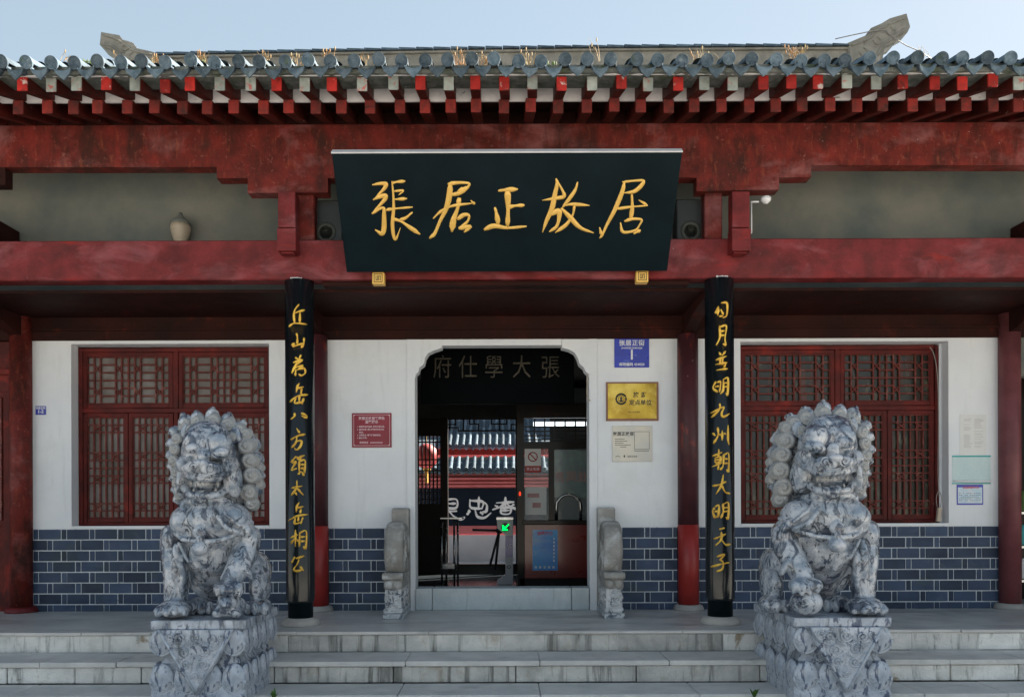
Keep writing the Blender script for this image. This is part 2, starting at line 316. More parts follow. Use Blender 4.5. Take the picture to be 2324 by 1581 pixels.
# edge stones of platform and three steps, each block its own piece
steps = bpy.data.objects.new('steps', None); COL.objects.link(steps); tag(steps, kind='structure')
def blocks(yf, yb, z0, z1, joints, m, name, gap=.004):
    for a, b in zip(joints[:-1], joints[1:]):
        q = MB(); dy = random.uniform(0, .010); q.box(a + gap, b - gap, yf + dy, yb, z0, z1 - random.uniform(0, .003))
        mm = m(a, b) if callable(m) else m
        q.build(name, mm, steps, bevel=random.uniform(.004, .009))
def joints(seed, a0, small, big):
    random.seed(seed); x = -7.0; J = [x]
    while x < 7.0:
        x += (small if abs(x + .4) > 1.95 else big) * random.uniform(.93, 1.07); J.append(x)
    return J
Ys = [-1.62, -2.07, -2.52, -2.97]
H = .185
for i in range(4):
    zt = -i * H; yf = Ys[i]
    mm = (lambda a, b: M_stonew if abs((a + b) / 2 + .05) > 2.0 else M_stone) if i < 2 else M_stone
    # tread slab (cap) then riser blocks below it
    J = joints(20 + i, 0, .62, 1.18)
    if i > 0:
        blocks(yf - .012, Ys[i - 1] - .002, zt - .045, zt, J, M_tread, 'stone', .002)
        blocks(yf + .012, Ys[i - 1] - .004, zt - H, zt - .047, joints(40 + i, 0, .56, 1.0), mm, 'stone')
    else:
        blocks(yf - .004, -1.20, zt - .028, zt + .001, J, M_floor, 'stone', .0015)
        blocks(yf + .008, -1.30, zt - H, zt - .030, joints(40 + i, 0, .56, 1.0), mm, 'stone')
random.seed(11)

# ------------------------------------------------------------------ gatehouse
gate = thing('gatehouse', 'red timbered Chinese gatehouse with white plaster walls, dark brick base and grey tiled eaves', 'building')
Yw = 0.0; Yp = -1.16
def span(mb, px0, py0, px1, py1, Y, depth):
    """box whose front face covers the measured rectangle at depth Y"""
    x0, z1 = W(px0, py0, Y); x1, z0 = W(px1, py1, Y)
    zt = W((px0 + px1) / 2, py0, Y)[1]; zb = W((px0 + px1) / 2, py1, Y)[1]
    mb.box(min(x0, x1), max(x0, x1), Y, Y + depth, zb, zt); return (x0, x1, zb, zt)
def zat(py, Y, px=1142): return W(px, py, Y)[1]
def xat(px, Y, py=1000): return W(px, py, Y)[0]

wall_th = .28
zbrick = .905; zlint = zat(770, 0)
cols_px = [54, 723, 1559, 2285]
colx = [xat(p, 0) for p in cols_px]
winL = (xat(162, 0), xat(611, 0)); winR = (xat(1681, 0), xat(2153, 0))
zwin0, zwin1 = .935, zat(773, 0) - .0
door = (xat(942, 0), xat(1337, 0))
# white walls (upper) as pieces, brick base walls
def wallseg(x0, x1, z0, z1, m, name, parent=gate, y0=0, y1=wall_th):
    q = MB(); q.box(x0, x1, y0, y1, z0, z1); return q.build(name, m, parent)
xl, xr = colx[0] + .09, colx[3] - .09
wallseg(xl, winL[0], zbrick, zlint, M_wall, 'plaster_wall'); wallseg(winL[1], door[0] - .09, zbrick, zlint, M_wall, 'plaster_wall')
wallseg(door[1] + .09, winR[0], zbrick, zlint, M_wall, 'plaster_wall'); wallseg(winR[1], xr, zbrick, zlint, M_wall, 'plaster_wall')
wallseg(winL[0], winL[1], zbrick, zwin0, M_wall, 'window_ledge', y0=-.008); wallseg(winR[0], winR[1], zbrick, zwin0, M_wall, 'window_ledge', y0=-.008)
wallseg(winL[0], winL[1], zlint - .035, zlint, M_wall, 'plaster_wall'); wallseg(winR[0], winR[1], zlint - .035, zlint, M_wall, 'plaster_wall')
# outer return walls beyond left and right columns are in shop fronts below
brick_long = MB().box(0, .240, -.003, .05, 0, .1065).mesh('brick', M_brick, bevel=.0025)
brick_short = MB().box(0, .050, -.003, .05, 0, .1065).mesh('brick', M_brick, bevel=.0025)
def brickwall(x0, x1, phase, gapxx=()):
    w = wallseg(x0, x1, 0, zbrick, M_joint, 'brick_wall', y0=.004)
    pitch, course = .310, .1183
    # full pieces via shared meshes, cut pieces at the ends get own mesh
    r = 0; z = zbrick - .0035
    while z > .0:
        zb = max(0.0, z - .111); h = z - zb
        off = phase + (pitch / 2 if r % 2 else 0)
        k = math.floor((x0 - off) / pitch) - 1; x = off + k * pitch
        seq = []
        while x < x1:
            seq.append((x, .243)); seq.append((x + .2515, .052)); x += pitch
        for a, wd in seq:
            b = a + wd; ca, cb = max(a, x0 + .001), min(b, x1 - .001)
            if cb - ca < .012: continue
            if ca == a and cb == b and abs(h - .111) < .01:
                o = link('brick', brick_long if wd > .1 else brick_short, w, (a + random.uniform(-.0015, .0015), random.uniform(-.0015, .0015), zb + random.uniform(-.001, .001)))
            else:
                q = MB(); q.box(0, cb - ca, -.003, .05, 0, h - .0045); o = q.build('brick', M_brick, w, bevel=.0025, loc=(ca, random.uniform(-.0015, .0015), zb))
        z -= course; r += 1
    return w
brickwall(xl, colx[1] - .11, xat(78, 0) - .31 + .045)
brickwall(colx[1] + .11, door[0] - .33 + .04, colx[1] + .17)
brickwall(door[1] + .33 - .04, colx[2] - .11, door[1] + .36)
brickwall(colx[2] + .11, xr, colx[2] + .14)
# door surround (white)
dzt = zat(785, 0)
for s_, x in ((-1, door[0]), (1, door[1])):
    a, b = (x - .33 + .04, x) if s_ < 0 else (x, x + .33 - .04)
    if s_ < 0: wallseg(x - .29, x - .09, 0, zbrick, M_wall, 'door_jamb'); wallseg(x - .088, x, 0, zlint, M_wall, 'door_jamb', y0=-.014, y1=.26)
    else: wallseg(x + .09, x + .29, 0, zbrick, M_wall, 'door_jamb'); wallseg(x, x + .088, 0, zlint, M_wall, 'door_jamb', y0=-.014, y1=.26)
# header with stepped, carved corner corbels (measured outline)
def hd(pts, mirror=False): return [W(p[0], p[1], -.012) for p in pts]
o_l = [(942, 770), (1003, 770), (1003, 784), (1003, 787)] 
left_corb = [(937, 769), (1003, 769), (1003, 789), (985, 795), (972, 801), (965, 812), (962, 826), (952, 834), (950, 843), (944, 850), (942, 858), (937, 862)]
right_corb = [(1338, 769), (1275, 769), (1275, 789), (1292, 793), (1304, 800), (1311, 812), (1315, 826), (1325, 834), (1328, 842), (1334, 848), (1336, 857), (1341, 862)]
for c_ in (left_corb, right_corb):
    q = MB(); q.prism(hd(c_), -.013, .14); q.build('door_corbel', M_wall, gate, bevel=.004)
q = MB(); x0, z1 = W(1003, 769, 0); x1 = xat(1275, 0); q.box(x0, x1, -.011, .14, zat(784, 0), zlint); q.build('door_header', M_wall, gate)
# threshold: three stones
zs = zat(1334, -.05)
tj = [door[0] + .002, xat(981, 0), xat(1296, 0), door[1] - .002]
for a, b in zip(tj[:-1], tj[1:]):
    q = MB(); q.box(a, b - .004, -.05 + random.uniform(0, .01), .22, 0, zs); q.build('threshold_stone', M_sill, gate, bevel=.012, seg=2)

# lintel at wall plane and porch ceiling
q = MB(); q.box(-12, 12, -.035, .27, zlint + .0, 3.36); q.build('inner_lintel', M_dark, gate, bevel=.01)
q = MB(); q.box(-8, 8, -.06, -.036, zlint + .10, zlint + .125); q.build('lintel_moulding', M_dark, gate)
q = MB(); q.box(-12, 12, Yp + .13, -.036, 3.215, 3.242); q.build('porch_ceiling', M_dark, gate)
for i in range(-7, 8):
    if i % 2 == 0: continue
# grey panel wall behind the upper openings (upper part of the inner wall)
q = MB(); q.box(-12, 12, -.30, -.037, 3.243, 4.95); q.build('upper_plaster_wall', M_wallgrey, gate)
# upper red fascia with stepped brackets
def P2(pts, Y): return [W(p[0], p[1], Y) for p in pts]
lef, rig = -1500, 3800
ztop = 4.755
pL = [(-4.9 - 2.5, ztop), ]
fy = Yp - .06
outline = [W(lef, 381, fy), W(492, 379, fy), W(492, 405, fy), W(562, 404, fy), W(562, 438, fy), W(744, 437, fy), W(744, 404, fy), W(800, 404, fy), W(800, 378, fy),
           W(1520, 376, fy), W(1520, 403, fy), W(1581, 403, fy), W(1581, 434, fy), W(1768, 430, fy), W(1768, 403, fy), W(1841, 402, fy), W(1841, 375, fy), W(rig, 375, fy)]
poly = outline + [(outline[-1][0], ztop), (outline[0][0], ztop)]
# split the concave outline into vertical strips to keep faces simple
xs = sorted(set([round(p[0], 5) for p in outline]))
def low(x):
    for a, b in zip(outline[:-1], outline[1:]):
        if min(a[0], b[0]) - 1e-6 <= x <= max(a[0], b[0]) + 1e-6 and abs(a[0] - b[0]) > 1e-3:
            t = (x - a[0]) / (b[0] - a[0]); return a[1] + (b[1] - a[1]) * t
me_v = []; 
bm = bmesh.new(); vs = [bm.verts.new((p[0], fy, p[1])) for p in poly]; f = bm.faces.new(vs)
r_ = bmesh.ops.extrude_face_region(bm, geom=[f]); 
for v in [e for e in r_['geom'] if isinstance(e, bmesh.types.BMVert)]: v.co.y += .14
bmesh.ops.recalc_face_normals(bm, faces=bm.faces)
bmesh.ops.triangulate(bm, faces=[f_ for f_ in bm.faces if len(f_.verts) > 4])
me = bpy.data.meshes.new('upper_fascia_beam'); bm.to_mesh(me); bm.free(); me.materials.append(M_beam); link('upper_fascia_beam', me, gate)
q = MB(); q.box(-12, 12, fy + .03, fy + .13, 4.757, 4.9); q.build('eave_shade_strip', M_dark, gate)  # dark strip added above the fascia to stand in for eave shade
# far pillar brackets peeking at the left edge
q = MB(); span(q, -60, 380, 12, 420, fy + .01, .12); q.build('bracket', M_dark, gate)
# purlin behind, under rafters
q = MB(); q.tube([(-12, Yp + .14, 4.68), (12, Yp + .14, 4.68)], .1, 12); q.build('purlin', M_dark, gate)
# lower beam
q = MB(); x0, z1 = W(-300, 550, Yp); x1, _ = W(2600, 537, Yp)
zt = zat(543, Yp - .07); zb_ = zat(633, Yp - .07)
q.box(-12, 12, Yp - .07, Yp + .1, zb_, zt); q.build('lower_beam', M_beam_pink, gate, bevel=.008)
q = MB(); q.box(-1.72, 1.78, Yp - .015, Yp + .09, zb_ - .045, zb_ - .002); q.build('beam_lip', M_dark, gate, bevel=.006)
# small posts between beams
for px in (695, 1621):
    q = MB(); x = xat(px, Yp); q.box(x - .085, x + .085, Yp + .0, Yp + .16, zt + .001, 4.2); q.build('short_post', M_beam, gate, bevel=.01)
# hanging posts
for a, b in ((632, 676), (1656, 1700)):
    h = MB(); xc = xat((a + b) / 2, Yp - .16, 500); w = .082
    ya = Yp - .225; yb = Yp - .071
    z_a = zat(433, ya, (a + b) / 2); z_m = zat(516, ya, (a + b) / 2); z_b = zat(569, ya, (a + b) / 2)
    h.box(xc - w, xc + w, ya + .01, yb, z_m + .006, z_a); h.box(xc - w - .006, xc + w + .006, ya - .004, yb - .002, z_b, z_m - .006)
    h.box(xc - w + .02, xc + w - .02, ya + .03, yb - .02, z_b - .015, z_b + .001)
    h.build('hanging_post', M_beam_pink, gate, bevel=.01, seg=2)
# pillars with stone bases
PX = [xat(681, Yp, 1000), xat(1633, Yp, 1000)]
allp = PX + [PX[0] - 3.25, PX[1] + 3.3]
for x in allp:
    q = MB(); q.lathe([(.118, .07), (.118, zb_)], (x, Yp, 0), 28); q.build('pillar', M_dark if x in allp[2:] else M_black, gate, smooth=False).data.polygons.foreach_set('use_smooth', [len(p_.vertices) < 6 for p_ in COL.objects[-1].data.polygons] if False else [True] * 30)
    q = MB(); q.lathe([(.19, 0), (.19, .012), (.178, .045), (.15, .066), (.135, .075), (.02, .0755)], (x, Yp, 0), 32); q.build('pillar_base', M_base, gate, smooth=True)
# inner wall columns
for i, x in enumerate(colx):
    r = .112 if i in (1, 2) else .11
    zred = .93
    if i in (1, 2):
        q = MB(); q.lathe([(r, zred), (r, zlint + .03)], (x, -.05, 0), 28); q.build('wall_column', M_post, gate, smooth=True)
        q = MB(); q.lathe([(r + .001, .06), (r + .001, zred - .001)], (x, -.05, 0), 28); q.build('wall_column_foot', M_postred, gate, smooth=True)
    else:
        q = MB(); q.lathe([(r, .06), (r, zlint + .3)], (x, -.05, 0), 28); q.build('wall_column', M_postpink if i == 3 else M_beam, gate, smooth=True)
    q = MB(); q.lathe([(.165, 0), (.165, .02), (.15, .05), (.125, .062), (.02, .0625)], (x, -.05, 0), 28); q.build('column_base', M_base if i != 0 else M_beam_pink, gate, smooth=True)
# tie beams running back from the outer pillars, with curved brackets
for x in (colx[0], colx[3]):
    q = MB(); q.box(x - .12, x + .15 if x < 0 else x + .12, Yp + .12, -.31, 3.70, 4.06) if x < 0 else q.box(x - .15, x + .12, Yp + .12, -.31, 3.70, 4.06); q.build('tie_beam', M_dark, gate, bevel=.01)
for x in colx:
    # curved bracket profile in y-z, at each inner column
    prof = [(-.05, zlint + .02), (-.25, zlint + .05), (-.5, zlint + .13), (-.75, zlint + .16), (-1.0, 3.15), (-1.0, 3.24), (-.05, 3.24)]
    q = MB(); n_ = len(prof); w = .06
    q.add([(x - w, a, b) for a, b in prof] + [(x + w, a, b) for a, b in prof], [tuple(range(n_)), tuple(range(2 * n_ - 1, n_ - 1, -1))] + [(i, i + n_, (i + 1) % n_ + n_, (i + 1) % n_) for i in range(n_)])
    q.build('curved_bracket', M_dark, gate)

# windows ---------------------------------------------------------------
def bar(mb, x0, z0, x1, z1, w, y0=-.008, y1=.008):
    d = Vector((x1 - x0, 0, z1 - z0)); L = d.length; a = math.atan2(d.z, d.x)
    M = Matrix.Translation((x0, 0, z0)) @ Matrix.Rotation(-a, 4, 'Y')
    mb.box(-w * .3, L + w * .3, y0, y1, -w / 2, w / 2, M)
def lattice_upper(x0, x1, z0, z1):
    mb = MB(); w = x1 - x0; h = z1 - z0; t = .0175
    F = [0, .082, .157, .343, .418, .5, .579, .649, .836, .918, 1]; rows = [0, 1/6, 2/6, .5, 4/6, 5/6, 1]
    kind = 'shwhsshwhs'
    for f in F: bar(mb, x0 + w * f, z0, x0 + w * f, z1, t)
    for r in (0, .5, 1): bar(mb, x0, z1 - h * r, x1, z1 - h * r, t, -.007, .007)
    for i, k in enumerate(kind):
        a, b = x0 + w * F[i], x0 + w * F[i + 1]
        if k in 'sw':
            for r in rows[1:3] + rows[4:6]: bar(mb, a, z1 - h * r, b, z1 - h * r, t, -.006, .006)
        else:
            for r0 in (1, 4):
                za, zb2 = z1 - h * rows[r0], z1 - h * rows[r0 + 1]
                bar(mb, a, za, b, zb2, t * .8, -.009, .003); bar(mb, a, zb2, b, za, t * .8, -.005, .005)
    return mb
def lattice_lower(x0, x1, z0, z1):
    mb = MB(); w = x1 - x0; h = z1 - z0; t = .0165
    F = [0, .074, .148, .352, .426, .506, .58, .654, .858, .93, 1]
    for f in F: bar(mb, x0, z1 - h * f, x1, z1 - h * f, t, -.007, .007)
    n = 6
    for i in range(n + 1): bar(mb, x0 + w * i / n, z0, x0 + w * i / n, z1, t)
    for a in (1, 3, 6, 8):
        za, zb2 = z1 - h * F[a], z1 - h * F[a + 1]
        for c in (1.5, 4.5):
            xa, xb = x0 + w * (c - .85) / n, x0 + w * (c + .85) / n
            bar(mb, xa, za, xb, zb2, t * .8, -.011, .003); bar(mb, xa, zb2, xb, za, t * .8, -.009, .005)
    return mb
def window(x0, x1, z0, z1, pane_m, y=.15):
    # outer frame
    H_ = z1 - z0; w_ = x1 - x0; zm = z0 + H_ * .635; t = .045
    q = MB(); q.box(x0, x0 + t, y, y + .07, z0, z1); q.box(x1 - t, x1, y, y + .07, z0, z1)
    q.box(x0 + t, x1 - t, y, y + .07, z1 - t, z1); q.box(x0 + t, x1 - t, y, y + .07, z0, z0 + t * .7)
    q.box(x0 + t, x1 - t, y, y + .065, zm, zm + .05)
    xm = (x0 + x1) / 2; q.box(xm - .028, xm + .028, y + .001, y + .065, zm + .05, z1 - t); q.box(xm - .022, xm + .022, y + .001, y + .065, z0 + t * .7, zm)
    win = q.build('window', M_frame, gate, bevel=.004)
    def sash(a, b, c, d, fw, lat, yy):
        q = MB(); q.box(a, a + fw, yy, yy + .035, c, d); q.box(b - fw, b, yy, yy + .035, c, d)
        q.box(a + fw, b - fw, yy, yy + .035, d - fw, d); q.box(a + fw, b - fw, yy, yy + .035, c, c + fw * 1.05)
        q.build('sash', M_frame, win, bevel=.004)
        l = lat(a + fw, b - fw, c + fw * 1.05, d - fw); o = l.build('lattice', M_lattice, win); o.location = (0, yy + .016, 0)
        p = MB(); p.box(a + fw * .5, b - fw * .5, yy + .036, yy + .042, c + fw * .5, d - fw * .5); p.build('pane', pane_m, win)
    for a, b in ((x0 + t, xm - .028), (xm + .028, x1 - t)):
        sash(a + .003, b - .003, zm + .053, z1 - t - .003, .048, lattice_upper, y + .008)
        m_ = (a + b) / 2
        sash(a + .003, m_ - .003, z0 + t * .7 + .003, zm - .003, .048, lattice_lower, y + .008)
        sash(m_ + .003, b - .003, z0 + t * .7 + .003, zm - .003, .048, lattice_lower, y + .008)
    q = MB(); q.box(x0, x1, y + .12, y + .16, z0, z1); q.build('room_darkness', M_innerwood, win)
    return win
def wx(px): return xat(px, .15)
window(wx(178), winL[1] - .001, zwin0 + .004, zlint - .05, M_paneL)
window(winR[0] + .001, wx(2131), zwin0 + .004, zlint - .05, M_paneR)
# reveal walls between opening edge and frame
wallseg(winL[0] + .0, wx(178) - .002, zwin0, zlint - .035, M_wall, 'window_reveal', y0=.148, y1=.27)
wallseg(wx(2131) + .002, winR[1], zwin0, zlint - .035, M_wall, 'window_reveal', y0=.148, y1=.27)

# eaves: rafters, soffit, tiles --------------------------------------------
SL = .31
fr_y0, lr_y0 = -2.15, -1.78
pit = .2545
fxs = []
k = -23
xc0 = xat(1480 / 1.291, fr_y0, 190)
pit = 83.5 / 1.291 / (FOC / (fr_y0 - CAM_Y))
bare = set([4, 7, 9, 12, 14, 17, 18, 20])
def slbox(x0, x1, ya, yb, zc, h, w=None):
    mb = MB(); a = math.atan(SL); 
    vs = []
    for y in (ya, yb):
        z = zc + (y - ya) * SL
        for xx, zz in ((x0, z - h / 2), (x1, z - h / 2), (x1, z + h / 2), (x0, z + h / 2)): vs.append((xx, y, zz))
    mb.add(vs, [(0, 1, 2, 3), (7, 6, 5, 4), (0, 4, 5, 1), (1, 5, 6, 2), (2, 6, 7, 3), (3, 7, 4, 0)]); return mb
random.seed(5)
lower_me = slbox(-.045, .045, 0, 1.85, 0, .12).mesh('rafter', M_rafter, bevel=.006)
fly_me = slbox(-.042, .042, 0, .52, 0, .115).mesh('flying_rafter', M_rafter, bevel=.006)
endr = slbox(-.0425, .0425, -.006, .012, 0, .116).mesh('rafter_end', M_raftend, bevel=.004)
endb = slbox(-.0425, .0425, -.006, .012, 0, .116).mesh('rafter_end', M_raftbare, bevel=.004)
endl = slbox(-.0455, .0455, -.006, .012, 0, .121).mesh('rafter_end', M_raftlow, bevel=.004)
for k in range(-26, 27):
    x = xc0 + k * pit + random.uniform(-.02, .02); dz = random.uniform(-.01, .008)
    sl_ = random.uniform(-.035, .035)
    f = link('flying_rafter', fly_me, gate, (x, fr_y0 + random.uniform(-.012, .012), 4.65 + dz), (0, 0, sl_))
    link('rafter_end', endb if (random.random() < .42) else endr, f, (0, -.003, 0))
    l = link('rafter', lower_me, gate, (x + random.uniform(-.01, .01), lr_y0 + random.uniform(-.01, .01), 4.645 + dz * .5), (0, 0, random.uniform(-.01, .01)))
    link('rafter_end', endl, l, (0, -.003, 0))
def slab(ya, yb, za, th, m, name, x0=-12, x1=12, seg=1):
    mb = MB(); zb2 = za + (yb - ya) * SL
    mb.add([(x0, ya, za), (x1, ya, za), (x1, yb, zb2), (x0, yb, zb2), (x0, ya, za + th), (x1, ya, za + th), (x1, yb, zb2 + th), (x0, yb, zb2 + th)],
           [(0, 3, 2, 1), (4, 5, 6, 7), (0, 1, 5, 4), (1, 2, 6, 5), (2, 3, 7, 6), (3, 0, 4, 7)]); return mb.build(name, m, gate)
slab(fr_y0 - .02, -1.70, 4.711, .02, M_soffit, 'soffit_board')
q = MB(); q.box(-12, 12, lr_y0 + .04, lr_y0 + .06, 4.712, 4.85); q.build('soffit_closer', M_soffit, gate)
slab(lr_y0 + .062, .3, 4.72, .02, M_dark, 'roof_boarding')
# irregular mossy mortar edge under the tiles
mb = MB(); N = 420; ring0 = []
for i in range(N + 1):
    x = -9 + 18 * i / N; j = noise.noise(Vector((x * 6, 0, 3))) * .02 + noise.noise(Vector((x * 21, 5, 3))) * .012
    yy = fr_y0 - .06
    ring0.append([(x, yy + j * .6, 4.712 + j * .9), (x, yy - .02, 4.735 + j * .4), (x, yy + .03, 4.75), (x, yy + .3, 4.76), (x, yy + .3, 4.735)])
mb.loft([[Vector(p) for p in r] for r in ring0]); mb.build('eave_mortar', M_mortar, gate)
# tiles
tp = 53.1 / (FOC / (6.72)); tx0 = xat(1123.8, -2.28, 137)
roof = MB(); 
def roofz(y):            # main roof curve
    t = (y + 2.3) / 3.8
    return 4.70 + t * 1.05 + t * t * .66
# under-layer surface
rings = []
for i in range(14):
    y = -2.2 + 3.7 * i / 13; z = roofz(y) + .0
    rings.append([Vector((-5.6, y, z)), Vector((5.6, y, z)), Vector((5.6, y, z + .05)), Vector((-5.6, y, z + .05))])
roof.loft([[Vector((math.copysign(12, p.x), p.y, p.z)) for p in r_] for r_ in rings]); roof_o = roof.build('roof', M_mortar, gate)  # roof stretched unseen past both ends to keep sun off the platform
def cover_tile(L=.24, r=.052, end=True):
    mb = MB(); n = 12; rings = []
    for yy, rr in ((0, r), (.02, r * .97), (L, r * .9)):
        rings.append([Vector((rr * math.cos(math.pi * (1.12 * k / n - .06)), yy, rr * math.sin(math.pi * (1.12 * k / n - .06)))) for k in range(n + 1)])
    mb.loft(rings, closed=False, cap=False)
    if end:
        M = Matrix.Rotation(R(90), 4, 'X')
        mb.lathe([(.001, -.004), (.02, .0), (.028, .006), (.036, .003), (.042, .003), (.046, .012), (r * 1.02, .010), (r * 1.04, -.012), (.001, -.014)], n=20, M=M)
    return mb
def pan_tile(L=.24, w=.075, lip=True):
    mb = MB(); n = 10; top = []; rings = []
    for yy in (0, L):
        up = [Vector((w * math.cos(math.pi * (1 + k / n)), yy, .042 * math.sin(math.pi * (1 + k / n)) + .02)) for k in range(n + 1)]
        dn = [p + Vector((0, 0, -.014)) for p in reversed(up)]; rings.append(up + dn)
    mb.loft(rings)
    if lip:
        A = [(w * math.cos(math.pi * (1 + k / n)), .042 * math.sin(math.pi * (1 + k / n)) + .018) for k in range(n + 1)]
        B = [(w * 1.0, .020), (w * .93, -.015), (w * .72, -.048), (w * .38, -.072), (0, -.096), (-w * .38, -.072), (-w * .72, -.048), (-w * .93, -.015), (-w * 1.0, .020)]
        k1 = A; k2 = list(reversed(B))
        vs = []; m_ = 17
        def samp(P, t):
            f_ = t * (len(P) - 1); i = min(int(f_), len(P) - 2); u = f_ - i; return (P[i][0] * (1 - u) + P[i + 1][0] * u, P[i][1] * (1 - u) + P[i + 1][1] * u)
        rr = []
        for i in range(m_):
            a = samp(k1, i / (m_ - 1)); b = samp(k2, i / (m_ - 1)); mid = ((a[0] + b[0]) / 2, (a[1] + b[1]) / 2)
            rr.append([Vector((a[0], -.012, a[1])), Vector((mid[0], -.02, mid[1])), Vector((b[0], -.016, b[1])), Vector((b[0], .002, b[1])), Vector((a[0], .002, a[1]))])
        mb.loft(rr)
    return mb
ct_end = cover_tile().mesh('cover_tile', M_tile); ct_end.polygons.foreach_set('use_smooth', [True] * len(ct_end.polygons))
ct_mid = cover_tile(end=False).mesh('cover_tile', M_tile); pt_end = pan_tile().mesh('drip_tile', M_tile); pt_mid = pan_tile(lip=False).mesh('pan_tile', M_tile)
ct_mid.polygons.foreach_set('use_smooth', [True] * len(ct_mid.polygons))
random.seed(21); stuffmb = MB()
for k in range(-60, 61):
    x = tx0 + k * tp
    if abs(x) > 11.5: continue
    for r in range(17):
        y = -2.29 + r * .215; z = roofz(y) + .065; a = math.atan((roofz(y + .2) - roofz(y)) / .2)
        jx, jz, jr = random.uniform(-.013, .013), random.uniform(-.010, .012), random.uniform(-.10, .10)
        if r < 2 and abs(x) < 5.3:
            c = link('cover_tile', ct_end if r == 0 else ct_mid, roof_o, (x + jx, y + random.uniform(-.02, .015), z + jz + (.004 * r)), (a * .8, random.uniform(-.05, .05), jr * .7)) 
            link('drip_tile' if r == 0 else 'pan_tile', pt_end if r == 0 else pt_mid, roof_o, (x + tp / 2 + random.uniform(-.006, .006), y + .015 + random.uniform(-.01, .01), z - .034 + jz * .6), (a * .7, random.uniform(-.06, .06), jr * .6))
        else:
            M = Matrix.Translation((x + jx * .5, y, z)) @ Matrix.Rotation(a, 4, 'X')
            for src, dx, dz in ((ct_mid if r else ct_end, 0, 0), (pt_mid if r else pt_end, tp / 2, -.03)):
                if src is pt_mid and r > 6: continue
                stuffmb.add([M @ (v.co + Vector((dx, 0, dz))) for v in src.vertices], [tuple(p.vertices) for p in src.polygons])
me = bpy.data.meshes.new('roof_tiles'); me.from_pydata(stuffmb.v, [], stuffmb.f); me.materials.append(M_tile)
tag(link('upper_tiles', me, roof_o), kind='stuff')
# back slope so the roof is a body
mb = MB(); zt_ = roofz(1.5); mb.add([(-12, 1.5, zt_), (12, 1.5, zt_), (12, 5.9, 4.6), (-12, 5.9, 4.6), (-12, 1.5, zt_ - .1), (12, 1.5, zt_ - .1), (12, 5.9, 4.5), (-12, 5.9, 4.5)],
    [(0, 1, 2, 3), (7, 6, 5, 4), (0, 4, 5, 1), (1, 5, 6, 2), (2, 6, 7, 3), (3, 7, 4, 0)]); mb.build('back_roof_slope', M_tile, gate)
# ridge
ry = 1.42
rt = []
for i in range(41):
    px = 355 + (1927 - 355) * i / 40
    u = i / 40; py = 120 - 20 * u - 4 * math.sin(math.pi * u) + (0 if i > 2 else 0)
    rt.append(W(px, py, ry))
mb = MB(); rings = []
for x, z in rt:
    rings.append([Vector((x, ry, z - .62)), Vector((x, ry, z - .085)), Vector((x, ry - .03, z - .08)), Vector((x, ry - .03, z - .055)), Vector((x, ry + .2, z - .055)), Vector((x, ry + .2, z - .62))])
mb.loft(rings); mb.build('ridge', M_ridge, gate)
random.seed(3)
for i in range(0, 40):
    (xa, za), (xb, zb2) = rt[i], rt[i + 1]
    q = MB(); q.add([(xa, ry - .06, za - .05), (xb - .006, ry - .06, zb2 - .05), (xb - .006, ry + .12, zb2 - .04), (xa, ry + .12, za - .04),
                     (xa, ry - .03, za - .0), (xb - .006, ry - .03, zb2 - .012), (xb - .006, ry + .1, zb2 - .0), (xa, ry + .1, za + .004)],
                    [(0, 3, 2, 1), (4, 5, 6, 7), (0, 1, 5, 4), (1, 2, 6, 5), (2, 3, 7, 6), (3, 0, 4, 7)])
    q.build('ridge_tile', M_tile, gate, bevel=.006)
# ridge end ornaments
def orn(pts, name='ridge_ornament'):
    bm = bmesh.new(); P = [W(a, b, ry - .02) for a, b in pts]
    vs = [bm.verts.new((p[0], ry - .05, p[1])) for p in P]; f = bm.faces.new(vs)
    r_ = bmesh.ops.extrude_face_region(bm, geom=[f])
    for v in [e for e in r_['geom'] if isinstance(e, bmesh.types.BMVert)]: v.co.y += .26
    bmesh.ops.recalc_face_normals(bm, faces=bm.faces)
    es = [e for e in bm.edges if abs(e.verts[0].co.y - e.verts[1].co.y) < 1e-4]
    bmesh.ops.bevel(bm, geom=es, offset=.012, segments=2, affect='EDGES')
    me = bpy.data.meshes.new(name); bm.to_mesh(me); bm.free(); me.materials.append(M_ridge); return link(name, me, gate)
def orn_rel(parent, pts, rr=.016):
    q = MB(); P = [W(a, b, ry - .052) for a, b in pts]; q.tube([(p[0], ry - .052, p[1]) for p in P], rr, 6, smooth=4); q.build('scroll_relief', M_ridge, parent, smooth=True)
o1 = orn([(231, 75), (272, 82), (280, 92), (303, 99), (313, 112), (345, 119), (360, 124), (360, 190), (262, 190), (266, 122), (238, 111), (228, 104)])
o2 = orn([(1922, 100), (1965, 82), (1975, 66), (2000, 55), (2018, 44), (2056, 33), (2064, 63), (2058, 76), (2035, 88), (2030, 100), (2005, 113), (2000, 150), (2000, 190), (1920, 190), (1926, 130)])

for p_ in ([(236, 80), (262, 88), (276, 97), (290, 106), (305, 116), (350, 126)], [(236, 100), (256, 106), (268, 116), (275, 128)], [(282, 100), (276, 108), (284, 114), (292, 108)], [(300, 118), (292, 128), (302, 136), (312, 128)], [(272, 130), (300, 150), (350, 150)]): orn_rel(o1, p_)
for p_ in ([(2054, 40), (2025, 52), (2006, 62), (1984, 72), (1972, 88), (1932, 104)], [(2056, 66), (2036, 78), (2020, 92), (2004, 102), (1990, 126)], [(2022, 62), (2030, 70), (2020, 78), (2012, 70)], [(1992, 84), (2000, 92), (1990, 100), (1982, 92)], [(1960, 108), (1970, 116), (1960, 126), (1950, 118)]): orn_rel(o2, p_)
